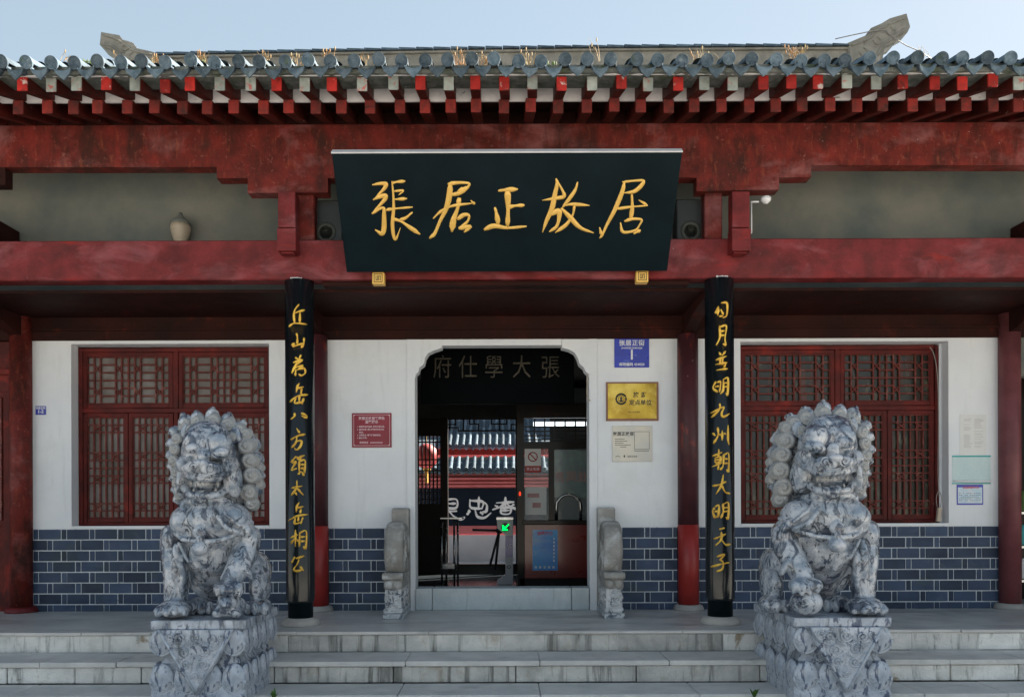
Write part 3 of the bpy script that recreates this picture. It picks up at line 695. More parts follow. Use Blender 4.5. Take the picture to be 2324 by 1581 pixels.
# hall behind the wall: sides, ceiling, rear wall with opening -----------------
hall = gate
yr = 5.1
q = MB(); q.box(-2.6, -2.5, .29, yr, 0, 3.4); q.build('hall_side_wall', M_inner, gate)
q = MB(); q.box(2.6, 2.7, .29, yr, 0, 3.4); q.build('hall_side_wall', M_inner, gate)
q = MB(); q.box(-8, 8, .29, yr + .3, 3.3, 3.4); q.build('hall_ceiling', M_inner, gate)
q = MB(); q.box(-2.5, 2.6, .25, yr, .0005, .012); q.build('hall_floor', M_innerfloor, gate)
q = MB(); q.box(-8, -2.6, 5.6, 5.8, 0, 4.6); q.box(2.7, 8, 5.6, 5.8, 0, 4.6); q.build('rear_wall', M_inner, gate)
ro0, ro1 = xat(1016, yr), xat(1252, yr); rzt = zat(947, yr)
q = MB(); q.box(-2.5, 2.6, yr, yr + .2, rzt, 3.3); q.build('rear_header', M_inner, gate)
q = MB(); q.box(ro1, 2.6, yr, yr + .2, 0, rzt - .001); q.build('rear_panel', M_innerwood, gate)
dl0, dl1 = xat(940, yr), xat(1000, yr)
q = MB(); q.box(-2.5, dl0, yr, yr + .2, 0, rzt - .001); q.box(dl1, ro0, yr - .04, yr + .2, 0, rzt - .001); q.build('rear_post', M_innerwood, gate)
q = MB(); q.box(xat(1170, yr), xat(1183, yr), yr - .04, yr + .14, 0, rzt - .001); q.build('rear_post', M_innerwood, gate)
q = MB(); q.box(dl0 + .001, dl1 - .001, yr + .05, yr + .09, 0, zat(1142, yr)); q.box(dl0 + .001, dl1 - .001, yr + .05, yr + .09, zat(988, yr), rzt - .002)
for z_ in (zat(1000, yr), zat(1040, yr), zat(1052, yr), zat(1065, yr), zat(1115, yr), zat(1130, yr)): q.box(dl0, dl1, yr + .055, yr + .085, z_ - .02, z_)
for i in range(8):
    x = dl0 + (dl1 - dl0) * i / 7; q.box(x - .012, x + .012, yr + .05, yr + .08, zat(1143, yr), zat(986, yr))
q.build('rear_lattice_door', M_innerwood, gate)
q = MB(); q.box(ro0 + .001, ro1 - .001, yr - .02, yr + .15, 0, zat(1279, yr)); q.build('rear_threshold', M_innerwood, gate)
# hanging fretwork in the rear opening
q = MB()
def fr(pts):
    P = [W(a, b, yr + .05) for a, b in pts]
    for (a, b), (c, d) in zip(P[:-1], P[1:]):
        q.box(min(a, c) - .011, max(a, c) + .011, yr + .04, yr + .07, min(b, d) - .011, max(b, d) + .011)
for pts in ([(1016, 970), (1040, 970), (1040, 977), (1170, 977)], [(1021, 950), (1021, 975)], [(1034, 950), (1034, 963), (1016, 963)], [(1052, 950), (1052, 977)], [(1066, 950), (1066, 962), (1086, 962), (1086, 977)], [(1076, 950), (1076, 962)], [(1115, 950), (1115, 962), (1150, 962), (1150, 950)], [(1134, 950), (1134, 977)], [(1170, 963), (1160, 963), (1160, 977)], [(1016, 950), (1170, 950)]):
    fr(pts)
q.build('hanging_fretwork', M_innerwood, gate)
# outer shop fronts beyond the end columns (slivers at the picture's edges)
xL = colx[0] - .1; xR = colx[3] + .1
q = MB(); q.box(-12, xL, .03, .12, 0, zlint); dl = q.build('side_door', M_frame, gate, bevel=.004)
lm = lattice_lower(xL - .62, xL - .16, 1.0, 2.35); o = lm.build('lattice', M_lattice, dl); o.location = (0, .02, 0)
q = MB(); q.box(xL - .66, xL - .12, .0, .029, .94, 1.0); q.box(xL - .66, xL - .12, .0, .029, 2.35, 2.41); q.box(xL - .12, xL - .06, .0, .029, .1, 2.41); q.box(xL - .06, xL, -.02, .029, .0, 2.6); q.box(xL - 1.6, xL, -.025, .029, 2.60, 2.66); q.build('door_frame', M_frame, dl, bevel=.003)
q = MB(); q.box(xL - .62, xL - .16, .018, .026, 1.0, 2.35); q.build('pane', M_paneL, dl)
q = MB(); q.box(xR + .02, 12, .9, 1.0, 0, 3.3); q.box(7.6, 7.7, -1.1, .89, 0, 3.2); q.build('shop_back_and_sun_wall', M_innerwood, gate)  # includes an unseen end wall added to stop sun reaching the platform
q = MB(); q.box(xR - .02, xR + .06, .0, .3, 0, zlint); q.build('shop_door_frame', M_post, gate, bevel=.006)
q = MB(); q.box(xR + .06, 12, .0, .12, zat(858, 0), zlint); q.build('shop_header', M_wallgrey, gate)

# ------------------------------------------------------------------ name plaque over the door
yb_s, yt_s = -1.35, -2.01
xbl, zbl = W(787, 620, yb_s); xbr, zbr = W(1514, 613, yb_s)
zb0 = (zbl + zbr) / 2; zt0 = zat(347, yt_s, 1156)
x0s, x1s = xbl, xbr
nS = Vector((0, -(zt0 - zb0), (yt_s - yb_s))).normalized()      # facing down and out
upS = Vector((0, yt_s - yb_s, zt0 - zb0)).normalized()
plaque = thing('name_plaque', 'large black plaque with five gold calligraphy characters leaning out over the entrance', 'plaque')
th = .10; hS = math.hypot(yt_s - yb_s, zt0 - zb0)
Mq = Matrix(((1, 0, 0, 0), (0, -nS.y, upS.y, yb_s), (0, -nS.z, upS.z, zb0), (0, 0, 0, 1)))   # local: x, depth(+back), up
q = MB(); q.box(x0s, x1s, 0, th, 0, hS, Mq); q.build('board', M_black, plaque, bevel=.004)
q = MB(); q.box(x0s - .004, x1s + .004, -.004, th - .03, hS + .0005, hS + .012, Mq); q.build('top_edge', M_palestrip, plaque)
P0 = Vector((0, yb_s, zb0))
L4 = lambda x, y: ((1000 + x / 4.272) / 1.291, (480 + y / 4.272) / 1.291)
R4 = lambda x, y: ((1500 + x / 4.272) / 1.291, (480 + y / 4.272) / 1.291)
R2 = lambda x, y: ((1000 + x / 2.259) / 1.291, (y / 2.259) / 1.291)
def sign_map(conv):
    def f(x, y, h):
        p = ray_plane(*conv(x, y), P0, nS); return p + nS * h
    return f
CH = [
 (L4, [([(400,262),(480,248),(555,250),(545,300),(490,360),(415,445)],45), ([(410,445),(480,412),(550,400),(540,450),(470,530),(390,615)],50), ([(395,618),(470,568),(530,555),(535,650),(535,800),(510,872),(430,828)],52),
   ([(635,225),(650,380),(655,560),(640,750),(655,900),(685,940),(738,805)],38), ([(650,238),(700,226),(795,218)],38), ([(665,342),(778,335),(722,388)],27), ([(670,445),(818,435)],38), ([(570,575),(660,562),(888,542)],36), ([(885,610),(800,680),(725,700)],38), ([(655,690),(750,722),(850,790),(980,878)],46)]),
 (L4, [([(1345,255),(1430,238),(1590,242),(1585,290),(1490,362),(1335,395)],46), ([(1470,345),(1530,322),(1560,290)],66), ([(1365,250),(1352,400),(1312,560),(1235,720),(1170,870),(1110,925)],60), ([(1155,680),(1215,620),(1290,560)],32), ([(1300,560),(1420,520),(1655,492)],32), ([(1625,462),(1672,505)],30),
   ([(1475,440),(1455,560),(1405,700),(1385,840)],66), ([(1460,690),(1530,640),(1595,645),(1580,720),(1480,805)],46), ([(1480,805),(1550,790),(1620,785),(1545,850)],50)]),
 (R2, [([(1045,1262),(1100,1256),(1165,1252)],28), ([(1100,1265),(1104,1380),(1100,1495)],36), ([(1108,1370),(1150,1362),(1208,1358)],26), ([(1018,1378),(1030,1430),(1040,1485)],28), ([(950,1518),(1010,1495),(1100,1508),(1222,1498)],28)]),
 (R4, [([(555,195),(565,250),(530,420),(500,560),(430,720),(385,848)],54), ([(565,215),(630,330),(652,405),(560,430),(385,455)],42), ([(470,640),(580,590),(592,660),(560,780),(475,845)],58), ([(820,235),(790,330),(700,460),(622,560)],40), ([(622,560),(720,662),(850,795),(1015,862)],52), ([(670,520),(760,505),(965,520)],38), ([(782,525),(760,640),(680,760),(545,858)],40)]),
 (R4, [([(1390,228),(1500,215),(1640,210),(1620,270),(1530,345),(1400,365)],42), ([(1405,235),(1380,350),(1290,570),(1190,760),(1130,890),(1100,925)],46), ([(1098,800),(1120,890)],34), ([(1310,565),(1480,540),(1695,522)],33), ([(1590,455),(1695,518)],30), ([(1500,390),(1505,540),(1485,705)],46), ([(1415,718),(1500,690),(1620,697),(1600,760),(1540,832),(1390,852),(1358,738)],36), ([(1530,870),(1605,830)],38)]),
]
for conv, strokes in CH:
    mb = MB()
    for pts, w in strokes: stroke_mesh(mb, pts, w * 1.15, .009, sign_map(conv))
    mb.build('gold_character', M_gold, plaque, smooth=True)
for px, py in ((859, 632), (1457, 628)):
    x, z = W(px, py, Yp - .14); s = .062
    q = MB(); q.box(x - s * .92, x + s * .92, Yp - .16, Yp - .072, z - s * .9, z + s * .9); b = q.build('support_block', M_gold, plaque, bevel=.006)
    q = MB(); yy = Yp - .162; u = s / 5
    for pts in ([(-3, -3), (-3, 3), (3, 3), (3, -3), (-3, -3)], [(-1.6, 1.8), (-1.6, -1.6), (-.4, -1.6), (-.4, 1.8)], [(1.6, -1.8), (1.6, 1.6), (.4, 1.6), (.4, -1.8)]):
        for (a, c), (d, e) in zip(pts[:-1], pts[1:]):
            q.box(x + min(a, d) * u - .0028, x + max(a, d) * u + .0028, yy, yy + .004, z + min(c, e) * u - .0028, z + max(c, e) * u + .0028)
    q.build('key_pattern', M_innerwood, b)

# ------------------------------------------------------------------ couplet boards on the pillars
C1 = lambda x, y: ((820 + x / 3.162) / 1.291, (800 + y / 3.162) / 1.291)
C2 = lambda x, y: ((820 + x / 3.162) / 1.291, (1280 + y / 3.162) / 1.291)
C3 = lambda x, y: ((2050 + x / 3.162) / 1.291, (800 + y / 3.162) / 1.291)
C4 = lambda x, y: ((2050 + x / 3.162) / 1.291, (1280 + y / 3.162) / 1.291)
LEFT = [(C1, [
 [[(178,292),(140,345),(132,400),(140,468)],[(142,372),(225,338)],[(188,352),(186,468)],[(85,492),(130,468),(240,468)]],
 [[(158,562),(165,600),(162,655)],[(112,665),(135,655),(122,682),(165,668),(215,648)],[(222,600),(218,650),(200,690)]],
 [[(148,785),(168,795)],[(195,760),(178,800),(150,850),(112,925)],[(130,828),(205,803),(150,855),(128,882),(212,852),(165,898)],[(175,890),(222,880),(232,920),(200,948),(178,935)],[(150,895),(146,950)]],
 [[(180,1022),(165,1050),(155,1105)],[(165,1068),(215,1052)],[(202,1070),(196,1122)],[(95,1190),(160,1142),(248,1120)],[(182,1130),(180,1192)],[(150,1158),(140,1205),(210,1192)],[(218,1158),(205,1212)]],
 [[(138,1298),(138,1325),(105,1350)],[(202,1296),(240,1315),(238,1340)],[(205,1322),(238,1338)]],
 [[(160,1440),(185,1480)],[(105,1540),(160,1510),(228,1490)],[(160,1510),(150,1570),(110,1615)],[(145,1560),(200,1553),(190,1605),(155,1636),(138,1618)]]]),
 (C2, [
 [[(150,180),(105,232)],[(162,182),(178,215)],[(120,238),(150,232),(108,305),(158,290)],[(172,192),(225,168)],[(196,188),(184,215)],[(182,218),(180,320)],[(184,222),(230,216),(225,330)],[(188,256),(222,252)],[(188,290),(222,286)],[(195,318),(172,345)],[(205,322),(222,356)]],
 [[(160,405),(155,470),(105,540)],[(110,472),(205,452)],[(165,475),(215,535)],[(146,512),(158,536)]],
 [[(180,605),(160,640),(155,692)],[(165,655),(215,642)],[(197,660),(190,705)],[(80,770),(160,730),(250,715)],[(177,720),(170,780)],[(145,745),(140,800),(205,785)],[(212,745),(195,800)]],
 [[(100,932),(168,900)],[(146,860),(146,1010)],[(143,930),(102,985)],[(150,938),(172,962)],[(186,880),(182,1010)],[(186,885),(240,872),(235,1025),(218,1010)],[(190,925),(230,920)],[(190,965),(230,960)]],
 [[(140,1108),(108,1165)],[(155,1122),(205,1105),(222,1098)],[(178,1135),(160,1180),(130,1222),(160,1238),(212,1224)],[(192,1198),(218,1236)]]])]
RIGHT = [(C3, [
 [[(170,312),(150,365),(182,350)],[(172,312),(168,392)],[(200,278),(252,282),(248,390),(212,415)],[(195,340),(216,385)],[(182,402),(212,398)]],
 [[(182,490),(186,590),(155,665)],[(185,500),(245,490),(232,600),(238,665),(215,655)],[(190,540),(228,535)],[(190,580),(228,575)]],
 [[(180,735),(195,760)],[(236,725),(205,765)],[(155,802),(245,770)],[(190,780),(186,850)],[(212,780),(207,850)],[(152,845),(250,828)],[(160,897),(255,885)],[(240,838),(225,870)]],
 [[(150,1005),(130,1060),(165,1100)],[(165,1010),(192,1010),(182,1100)],[(150,1050),(175,1045)],[(216,985),(215,1080),(190,1120)],[(216,985),(262,975),(256,1125),(240,1110)],[(220,1020),(252,1015)],[(220,1055),(252,1050)]],
 [[(186,1210),(180,1262),(120,1330)],[(115,1290),(200,1245),(222,1245),(200,1300),(218,1330),(275,1300)]],
 [[(130,1480),(146,1502)],[(167,1430),(170,1500),(135,1572)],[(182,1490),(192,1502)],[(207,1460),(206,1548)],[(225,1480),(236,1492)],[(262,1410),(262,1540),(272,1585)]]]),
 (C4, [
 [[(130,172),(202,142)],[(177,115),(172,180)],[(145,192),(190,182),(186,225),(150,235),(147,195)],[(155,212),(185,206)],[(125,272),(202,236)],[(176,236),(171,300)],[(220,160),(215,260),(190,302)],[(222,165),(268,155),(266,312),(250,300)],[(225,205),(260,200)],[(225,245),(260,240)]],
 [[(130,450),(180,440),(240,412)],[(216,350),(200,440),(155,525)],[(203,448),(235,508),(280,522)]],
 [[(140,655),(128,690),(146,748)],[(150,642),(178,632),(172,742)],[(145,690),(168,682)],[(142,742),(172,732)],[(212,620),(215,690),(195,748)],[(215,620),(266,610),(262,750),(242,740)],[(220,655),(256,650)],[(220,690),(256,685)]],
 [[(185,852),(225,840)],[(140,942),(235,897)],[(200,880),(195,950),(150,1002)],[(205,955),(240,995),(285,990)]],
 [[(165,1105),(228,1086),(190,1132)],[(186,1132),(216,1162),(206,1220),(160,1242)],[(120,1200),(190,1177),(270,1160)]]])]
def couplet(xc, top, bot, data, label, px):
    t = thing('couplet_board', label, 'signboard', 'couplet boards on the two pillars')
    r0, r1 = .121, .137; zt_, zb2 = top, bot; mb = MB(); n = 26; rings = []
    for k, z in enumerate([zb2 - .02, zb2 + .0, zb2 + .03, zt_]):
        ins = [.5, .28, 0, 0][k]
        a0, a1 = R(176 + ins * 40), R(364 - ins * 40)
        outer = [Vector((xc + r1 * math.cos(a0 + (a1 - a0) * i / n), Yp + r1 * math.sin(a0 + (a1 - a0) * i / n), z)) for i in range(n + 1)]
        inner = [Vector((xc + r0 * math.cos(a0 + (a1 - a0) * i / n), Yp + r0 * math.sin(a0 + (a1 - a0) * i / n), z)) for i in range(n, -1, -1)]
        rings.append(outer + inner)
    mb.loft(rings); o = mb.build('board', M_lacq, t)
    o.data.polygons.foreach_set('use_smooth', [len(p.vertices) == 4 and abs(p.normal.z) < .3 for p in o.data.polygons])
    def mapf(conv):
        def f(x, y, h):
            u, v = conv(x, y); X, Z = W(u, v, Yp - r1 + .01)
            dx = max(-r1 * .97, min(r1 * .97, X - xc)); rr = r1 + h - .001
            dy = -math.sqrt(max(1e-6, r1 * r1 - dx * dx))
            return Vector((xc + dx * rr / r1, Yp + dy * rr / r1, Z))
        return f
    for conv, chars in data:
        for strokes in chars:
            mb = MB()
            for s_ in strokes: stroke_mesh(mb, s_, 23, .009, mapf(conv), .5)
            mb.build('gold_character', M_goldedge, t, smooth=True)
    q = MB()
    for i in range(7): q.ell((xc - .05 + i * .016, Yp - .12, zt_ + .004), (.009, .012, random.uniform(.006, .014)), seg=6, rings=4)
    q.build('top_packing', M_white, t)
    return t
couplet(PX[0], zb_ - .003, zat(1362, Yp - .13), LEFT, 'black curved board with eleven gold characters on the pillar nearest the lion with the cub', 0)
couplet(PX[1], zb_ - .003, zat(1360, Yp - .13), RIGHT, 'black curved board with eleven gold characters on the pillar nearest the lion with the ball', 0)

# ------------------------------------------------------------------ speakers, lamp, camera
for x, lab in ((xat(746, Yp + .2, 500), 'dark box loudspeaker wedged behind the plaque on the side of the red notice'), (xat(1566, Yp + .2, 500), 'dark box loudspeaker wedged behind the plaque on the side of the security camera')):
    t = thing('speaker', lab, 'loudspeaker', 'loudspeakers behind the plaque')
    q = MB(); z0 = zat(545, Yp + .05) ; q.box(x - .15, x + .15, Yp + .12, Yp + .32, zt + .002, zt + .45); q.build('cabinet', M_speaker, t, bevel=.01)
    q = MB(); M = Matrix.Translation((x - .01, Yp + .118, zt + .14)) @ Matrix.Rotation(R(90), 4, 'X'); q.lathe([(.001, -.02), (.03, -.012), (.07, .0), (.095, .004), (.1, -.002)], n=24, M=M); q.build('cone', M_speakerg, t, smooth=True)
x, z = W(410, 545, -.42)
t = thing('wall_lamp', 'cream bulb shaped lamp sitting above the red beam against the grey wall', 'lamp')
q = MB(); q.lathe([(.03, -.35), (.04, -.06), (.07, .0), (.098, .08), (.104, .12), (.098, .16)], (x, -.42, z), 20); q.build('lamp_shade', M_lampm, t, smooth=True)
q = MB(); q.lathe([(.106, .161), (.1, .185), (.06, .22), (.03, .25), (.012, .29)], (x, -.42, z), 20); q.build('lamp_cap', M_wallgrey, t, smooth=True)
t = thing('security_camera', 'small white security camera on a pipe beside the stepped bracket', 'camera')
ya = Yp - .1
x0, z0 = W(1704, 458, ya); x1, z1 = W(1722, 458, ya); x2, z2 = W(1738, 450, ya)
q = MB(); q.tube([(x0, ya, z0), (x1, ya, z0)], .008); q.tube([(x0 + .006, ya, z0 - .3), (x0 + .006, ya, z0)], .006); q.build('pipe', M_white, t, smooth=True)
q = MB(); q.ell((x2, ya, z2), (.045, .05, .02), seg=14); q.lathe([(.05, 0), (.045, -.025), (.02, -.05), (.004, -.052)], (x2, ya, z2), 16); q.build('housing', M_white, t, smooth=True)

# ------------------------------------------------------------------ wall signs
def plate(name, label, cat, px0, py0, px1, py1, m, th=.012, Y=0, bevel=.002, partname='plate'):
    t = thing(name, label, cat); q = MB(); x0, z1 = W(px0, py0, Y); x1, z0 = W(px1, py1, Y); z1 = zat(py0, Y, (px0 + px1) / 2); z0 = zat(py1, Y, (px0 + px1) / 2)
    q.box(x0, x1, Y - th, Y - .0005, z0, z1); q.build(partname, m, t, bevel=bevel); return t, x0, x1, z0, z1
t, x0, x1, z0, z1 = plate('house_number_plate', 'blue enamel house number plate high on the wall right of the doorway', 'sign', 1394, 768, 1473, 834, M_blue)
xc = (x0 + x1) / 2; h = z1 - z0; yy = -.0135
text_obj('张居正街', .068, facing(xc, yy, z0 + h * .83), M_white, t, bold=.0012, space=1.1)
text_obj('ZHANGJUZHENGJIE', .026, facing(xc, yy, z0 + h * .665), M_white, t, bold=.0004)
text_obj('1', .15, facing(xc, yy, z0 + h * .42), M_white, t, bold=.003)
text_obj('邮政编码 434020', .038, facing(xc, yy, z0 + h * .1), M_white, t, bold=.0006)
t, x0, x1, z0, z1 = plate('brass_plaque', 'brass plaque with a round emblem below the blue number plate', 'plaque', 1375, 867, 1494, 955, M_plateedge, .02, partname='frame')
w = x1 - x0; h = z1 - z0; xc = (x0 + x1) / 2
q = MB(); q.box(x0 + .018, x1 - .022, -.027, -.0205, z0 + .022, z1 - .018); q.build('plate', M_brass, t, bevel=.002); yy = -.028
text_obj('旅 游', .062, facing(x0 + w * .64, yy, z0 + h * .66), M_ink, t, bold=.0014, space=1.1)
text_obj('定点单位', .062, facing(x0 + w * .65, yy, z0 + h * .46), M_ink, t, bold=.0014)
text_obj('湖北省旅游局', .022, facing(x0 + w * .53, yy, z0 + h * .22), M_ink, t)
q = MB(); ring_tube(q, x0 + w * .285, yy + .006, z0 + h * .56, .054, .0125); ring_tube(q, x0 + w * .285, yy, z0 + h * .56, .032, .003); q.ell((x0 + w * .285, yy, z0 + h * .575), (.012, .003, .017)); q.prism([(x0 + w * .285 - .026, z0 + h * .49), (x0 + w * .285 + .026, z0 + h * .49), (x0 + w * .285, z0 + h * .56)], yy - .003, yy); q.build('emblem', M_ink, t)
t, x0, x1, z0, z1 = plate('metal_plate', 'pale metal information plate below the brass plaque', 'sign', 1389, 966, 1480, 1047, M_silver)
w = x1 - x0; h = z1 - z0; yy = -.0135
text_obj('张居正故居', .046, facing(x0 + w * .28, yy, z0 + h * .77), M_ink, t, bold=.001)
for i, (a, b) in enumerate(((.07, .30), (.07, .36), (.07, .27), (.07, .46), (.2, .35))):
    q = MB(); zz = z0 + h * (.62 - i * .055); x = x0 + w * a
    while x < x0 + w * b: 
        q.box(x, x + .010, yy, yy + .001, zz, zz + .007); x += .0135
    q.build('small_print', M_ink, t)
text_obj('张居正故居', .022, facing(x0 + w * .5, yy, z0 + h * .14), M_ink, t)
q = MB(); q.tube([(x0 + w * .08, yy, z0 + h * .13), (x0 + w * .13, yy, z0 + h * .16), (x0 + w * .2, yy, z0 + h * .13)], .003, 6); q.ell((x0 + w * .3, yy, z0 + h * .15), (.008, .002, .014)); q.build('logo', M_ink, t)
q = MB(); a, b, c, d = x0 + w * .55, x0 + w * .93, z0 + h * .34, z0 + h * .84
for bx in ((a, b, c, c + .004), (a, b, d - .004, d), (a, a + .004, c + .004, d - .004), (b - .004, b, c + .004, d - .004)): q.box(bx[0], bx[1], yy, yy + .001, bx[2], bx[3])
q.build('empty_square_outline', M_ink, t)
q = MB(); x = a
while x < b - .01: q.box(x, x + .008, yy, yy + .001, c - .02, c - .012); x += .011
q.build('small_print', M_ink, t)
t, x0, x1, z0, z1 = plate('notice_board', 'maroon notice board with pale lines of print left of the doorway', 'sign', 799, 937, 889, 1015, M_notice)
w = x1 - x0; h = z1 - z0; yy = -.0135; xc = (x0 + x1) / 2; q = MB(); a, b, c, d = x0 + .018, x1 - .018, z0 + .018, z1 - .018
for bx in ((a, b, c, c + .004), (a, b, d - .004, d), (a, a + .004, c, d), (b - .004, b, c, d)): q.box(bx[0], bx[1], yy, yy + .001, bx[2], bx[3])
for cx, cz, sx, sz in ((a, c, 1, 1), (b, c, -1, 1), (a, d, 1, -1), (b, d, -1, -1)): q.prism([(cx, cz), (cx + sx * .022, cz), (cx, cz + sz * .022)], yy - .0012, yy)
q.build('border_line', M_noticeink, t)
text_obj('张居正故居管理处', .036, facing(xc, yy, z0 + h * .84), M_noticeink, t, bold=.0008)
text_obj('温馨提示', .036, facing(xc, yy, z0 + h * .735), M_noticeink, t, bold=.0008)
for i, s_ in enumerate(('1. 请爱护馆内设施, 讲究文明礼貌。', '2. 请勿吸烟, 请保持馆内环境卫生', '    整洁。', '3. 注意安全, 看管好随身物品。', '4. 服从管理。')):
    text_obj(s_, .0205, facing(x0 + w * .13, yy, z0 + h * (.60 - i * .082)), M_noticeink, t, bold=.0004, align='LEFT')
text_obj('咨询电话', .024, facing(x0 + w * .3, yy, z0 + h * .14), M_noticeink, t, bold=.0005)
q = MB(); x = x0 + w * .46
while x < x0 + w * .77: q.box(x, x + .008, yy, yy + .001, z0 + h * .125, z0 + h * .155); x += .0115
q.build('small_print', M_noticeink, t)
t, x0, x1, z0, z1 = plate('door_number_plate', 'tiny blue door number plate on the white wall beside the left column', 'sign', 81, 921, 105, 941, M_blue, .006)
text_obj('张居正街', .027, facing((x0 + x1) / 2, -.007, z0 + (z1 - z0) * .76), M_white, t, bold=.0005)
text_obj('1-2', .05, facing((x0 + x1) / 2, -.007, z0 + (z1 - z0) * .36), M_white, t, bold=.001)
# notices right
t, x0, x1, z0, z1 = plate('paper_notice', 'cream paper notice taped above the green edged sheet', 'notice', 2178, 940, 2238, 1034, M_paper, .003, bevel=0, partname='sheet')
q = MB()
for i in range(26):
    zz = z1 - .05 - i * .0125
    for a, b in ((.15, .48), (.55, .9)):
        if random.random() < .8: q.box(x0 + (x1 - x0) * a, x0 + (x1 - x0) * (b - random.uniform(0, .12)), -.0042, -.003, zz, zz + .0035)
q.build('small_print', mat('pale grey print', (.5, .47, .48), None, 5, [], .7, 0), t)
t, x0, x1, z0, z1 = plate('plastic_sheet_notice', 'pale green plastic covered sheet with teal top and bottom edges', 'notice', 2161, 1034, 2248, 1096, M_paperg, .003, bevel=0, partname='sheet')
q = MB(); q.box(x0, x1, -.010, -.0005, z1 - .012, z1 + .004); q.box(x0 - .004, x1 - .004, -.012, -.0005, z0 - .008, z0 + .003); q.build('teal_edge', M_teal, t)
q = MB(); q.tube([(x0 + .01, -.008, z0 + .03), (xc * 0 + (x0 + x1) / 2, -.012, z0 + .018), (x1 - .01, -.008, z0 + .02)], .012, 8, smooth=5); q.build('curled_hem', M_white, t, smooth=True)
t, x0, x1, z0, z1 = plate('certificate', 'blue bordered certificate card below the pale green sheet', 'notice', 2171, 1099, 2231, 1145, M_blue, .004, bevel=0, partname='card')
w = x1 - x0; h = z1 - z0
q = MB(); q.box(x0 + .012, x1 - .012, -.0052, -.0041, z0 + .018, z1 - .03); q.build('printed_field', mat('pale blue print', (.45, .62, .75), (.7, .72, .74), 6, [], .5, 0), t)
text_obj('食品经营许可证', .026, facing((x0 + x1) / 2 + .01, -.0058, z1 - .035), mat('red print', (.6, .08, .12), None, 5, [], .6, 0), t, bold=.0006)
q = MB()
for i in range(5):
    x = x0 + .025
    while x < x1 - .03: 
        if random.random() < .7: q.box(x, x + .014, -.0062, -.0053, z0 + .045 + i * .02, z0 + .050 + i * .02)
        x += .02
q.build('small_print', M_ink, t)
# cable beside the right window
q = MB(); pts = [W(a, b, .1) for a, b in ((2110, 787), (2118, 800), (2125, 830), (2129, 880), (2130, 960), (2129, 1060), (2131, 1128))]
q.tube([(p[0], .1, p[1]) for p in pts], .006, 6, smooth=5)
cb = q.build('power_cable', M_cable, smooth=True); tag(cb, 'thin grey cable hanging down the right side of the right window', 'cable')
x, z = W(2131, 1165, .06)
t = thing('hanging_socket', 'cream power socket hung by a loop at the foot of the grey cable', 'socket')
q = MB(); q.box(x - .022, x + .022, .04, .08, z - .09, z + .07, Matrix.Translation((x, 0, z)) @ Matrix.Rotation(R(6), 4, 'Y') @ Matrix.Translation((-x, 0, -z))); q.build('body', M_lampm, t, bevel=.006)
q = MB(); q.tube([(x - .02, .06, z + .07), (x - .03, .06, z + .17), (x, .06, z + .25), (x + .03, .06, z + .17), (x + .015, .06, z + .07)], .004, 6, smooth=5); q.build('loop', M_cable, t, smooth=True)

# ------------------------------------------------------------------ drum stones
def drum(xc, mirror, label):
    t = thing('drum_stone', label, 'stone carving', 'drum stones flanking the doorway')
    w = .094
    q = MB(); q.box(xc - .095, xc + .095, -.16, -.015, 0, 1.12); q.build('back_slab', M_drum, t, bevel=.02, seg=2)
    q = MB(); M = Matrix.Translation((xc, -.44, .68)) @ Matrix.Rotation(R(90), 4, 'Y')
    q.lathe([(.001, -w), (.27, -w), (.286, -w + .012), (.297, -w + .03), (.299, 0), (.297, w - .03), (.286, w - .012), (.27, w), (.001, w)], n=72, M=M)
    q.build('drum', M_drum, t)
    for s_ in (-1, 1):
        q = MB()
        for rr, nn in ((.21, 1), (.13, 1)):
            q.tube([(xc + s_ * (w + .002), -.44 + rr * math.cos(a * math.pi / 12), .68 + rr * math.sin(a * math.pi / 12)) for a in range(25)], .009, 6)
        for a in range(5):
            q.ell((xc + s_ * w, -.44 + .07 * math.cos(a * 1.257), .68 + .07 * math.sin(a * 1.257)), (.015, .04, .04), seg=10, rings=6)
        q.build('side_relief', M_drum, t, smooth=True)
    q = MB(); q.box(xc - w - .012, xc + w + .012, -.78, -.12, .40, .46); q.tube([(xc - w - .012, -.77, .43), (xc + w + .012, -.77, .43)], .036, 14); q.build('scroll_roll', M_drum, t, bevel=.01, seg=2)
    q = MB(); q.box(xc - w, xc + w, -.76, -.12, .30, .398)
    for s_ in (-.046, .046): q.ell((xc + s_, -.76, .345), (.046, .035, .048))
    q.build('cushion', M_drum, t, bevel=.015, seg=2)
    q = MB(); q.box(xc - w + .012, xc + w - .012, -.745, -.13, .105, .30)
    random.seed(int(xc * 10) + 50)
    for i in range(16):
        a = random.uniform(-.065, .065); zz = random.uniform(.13, .28); q.ell((xc + a, -.745, zz), (random.uniform(.015, .035), .018, random.uniform(.012, .03)), seg=8, rings=6)
    for s_ in (-1, 1):
        for i in range(9): q.ell((xc + s_ * (w - .012), -.70 + i * .06, .2 + .05 * math.sin(i * 1.7)), (.016, .028, .035), seg=8, rings=6)
    q.build('carved_panel', M_drumlow, t, smooth=False)
    q = MB(); q.box(xc - w - .004, xc + w + .004, -.765, -.12, .055, .104); q.box(xc - w - .01, xc + w + .01, -.775, -.12, 0, .052); q.build('plinth', M_drumlow, t, bevel=.008)
    return t
drum(xat(892, -.75, 1300), False, 'weathered drum stone at the left door jamb beneath the maroon notice')
drum(xat(1394, -.75, 1300), True, 'weathered drum stone at the right door jamb beneath the metal plates')

exec_lions = True
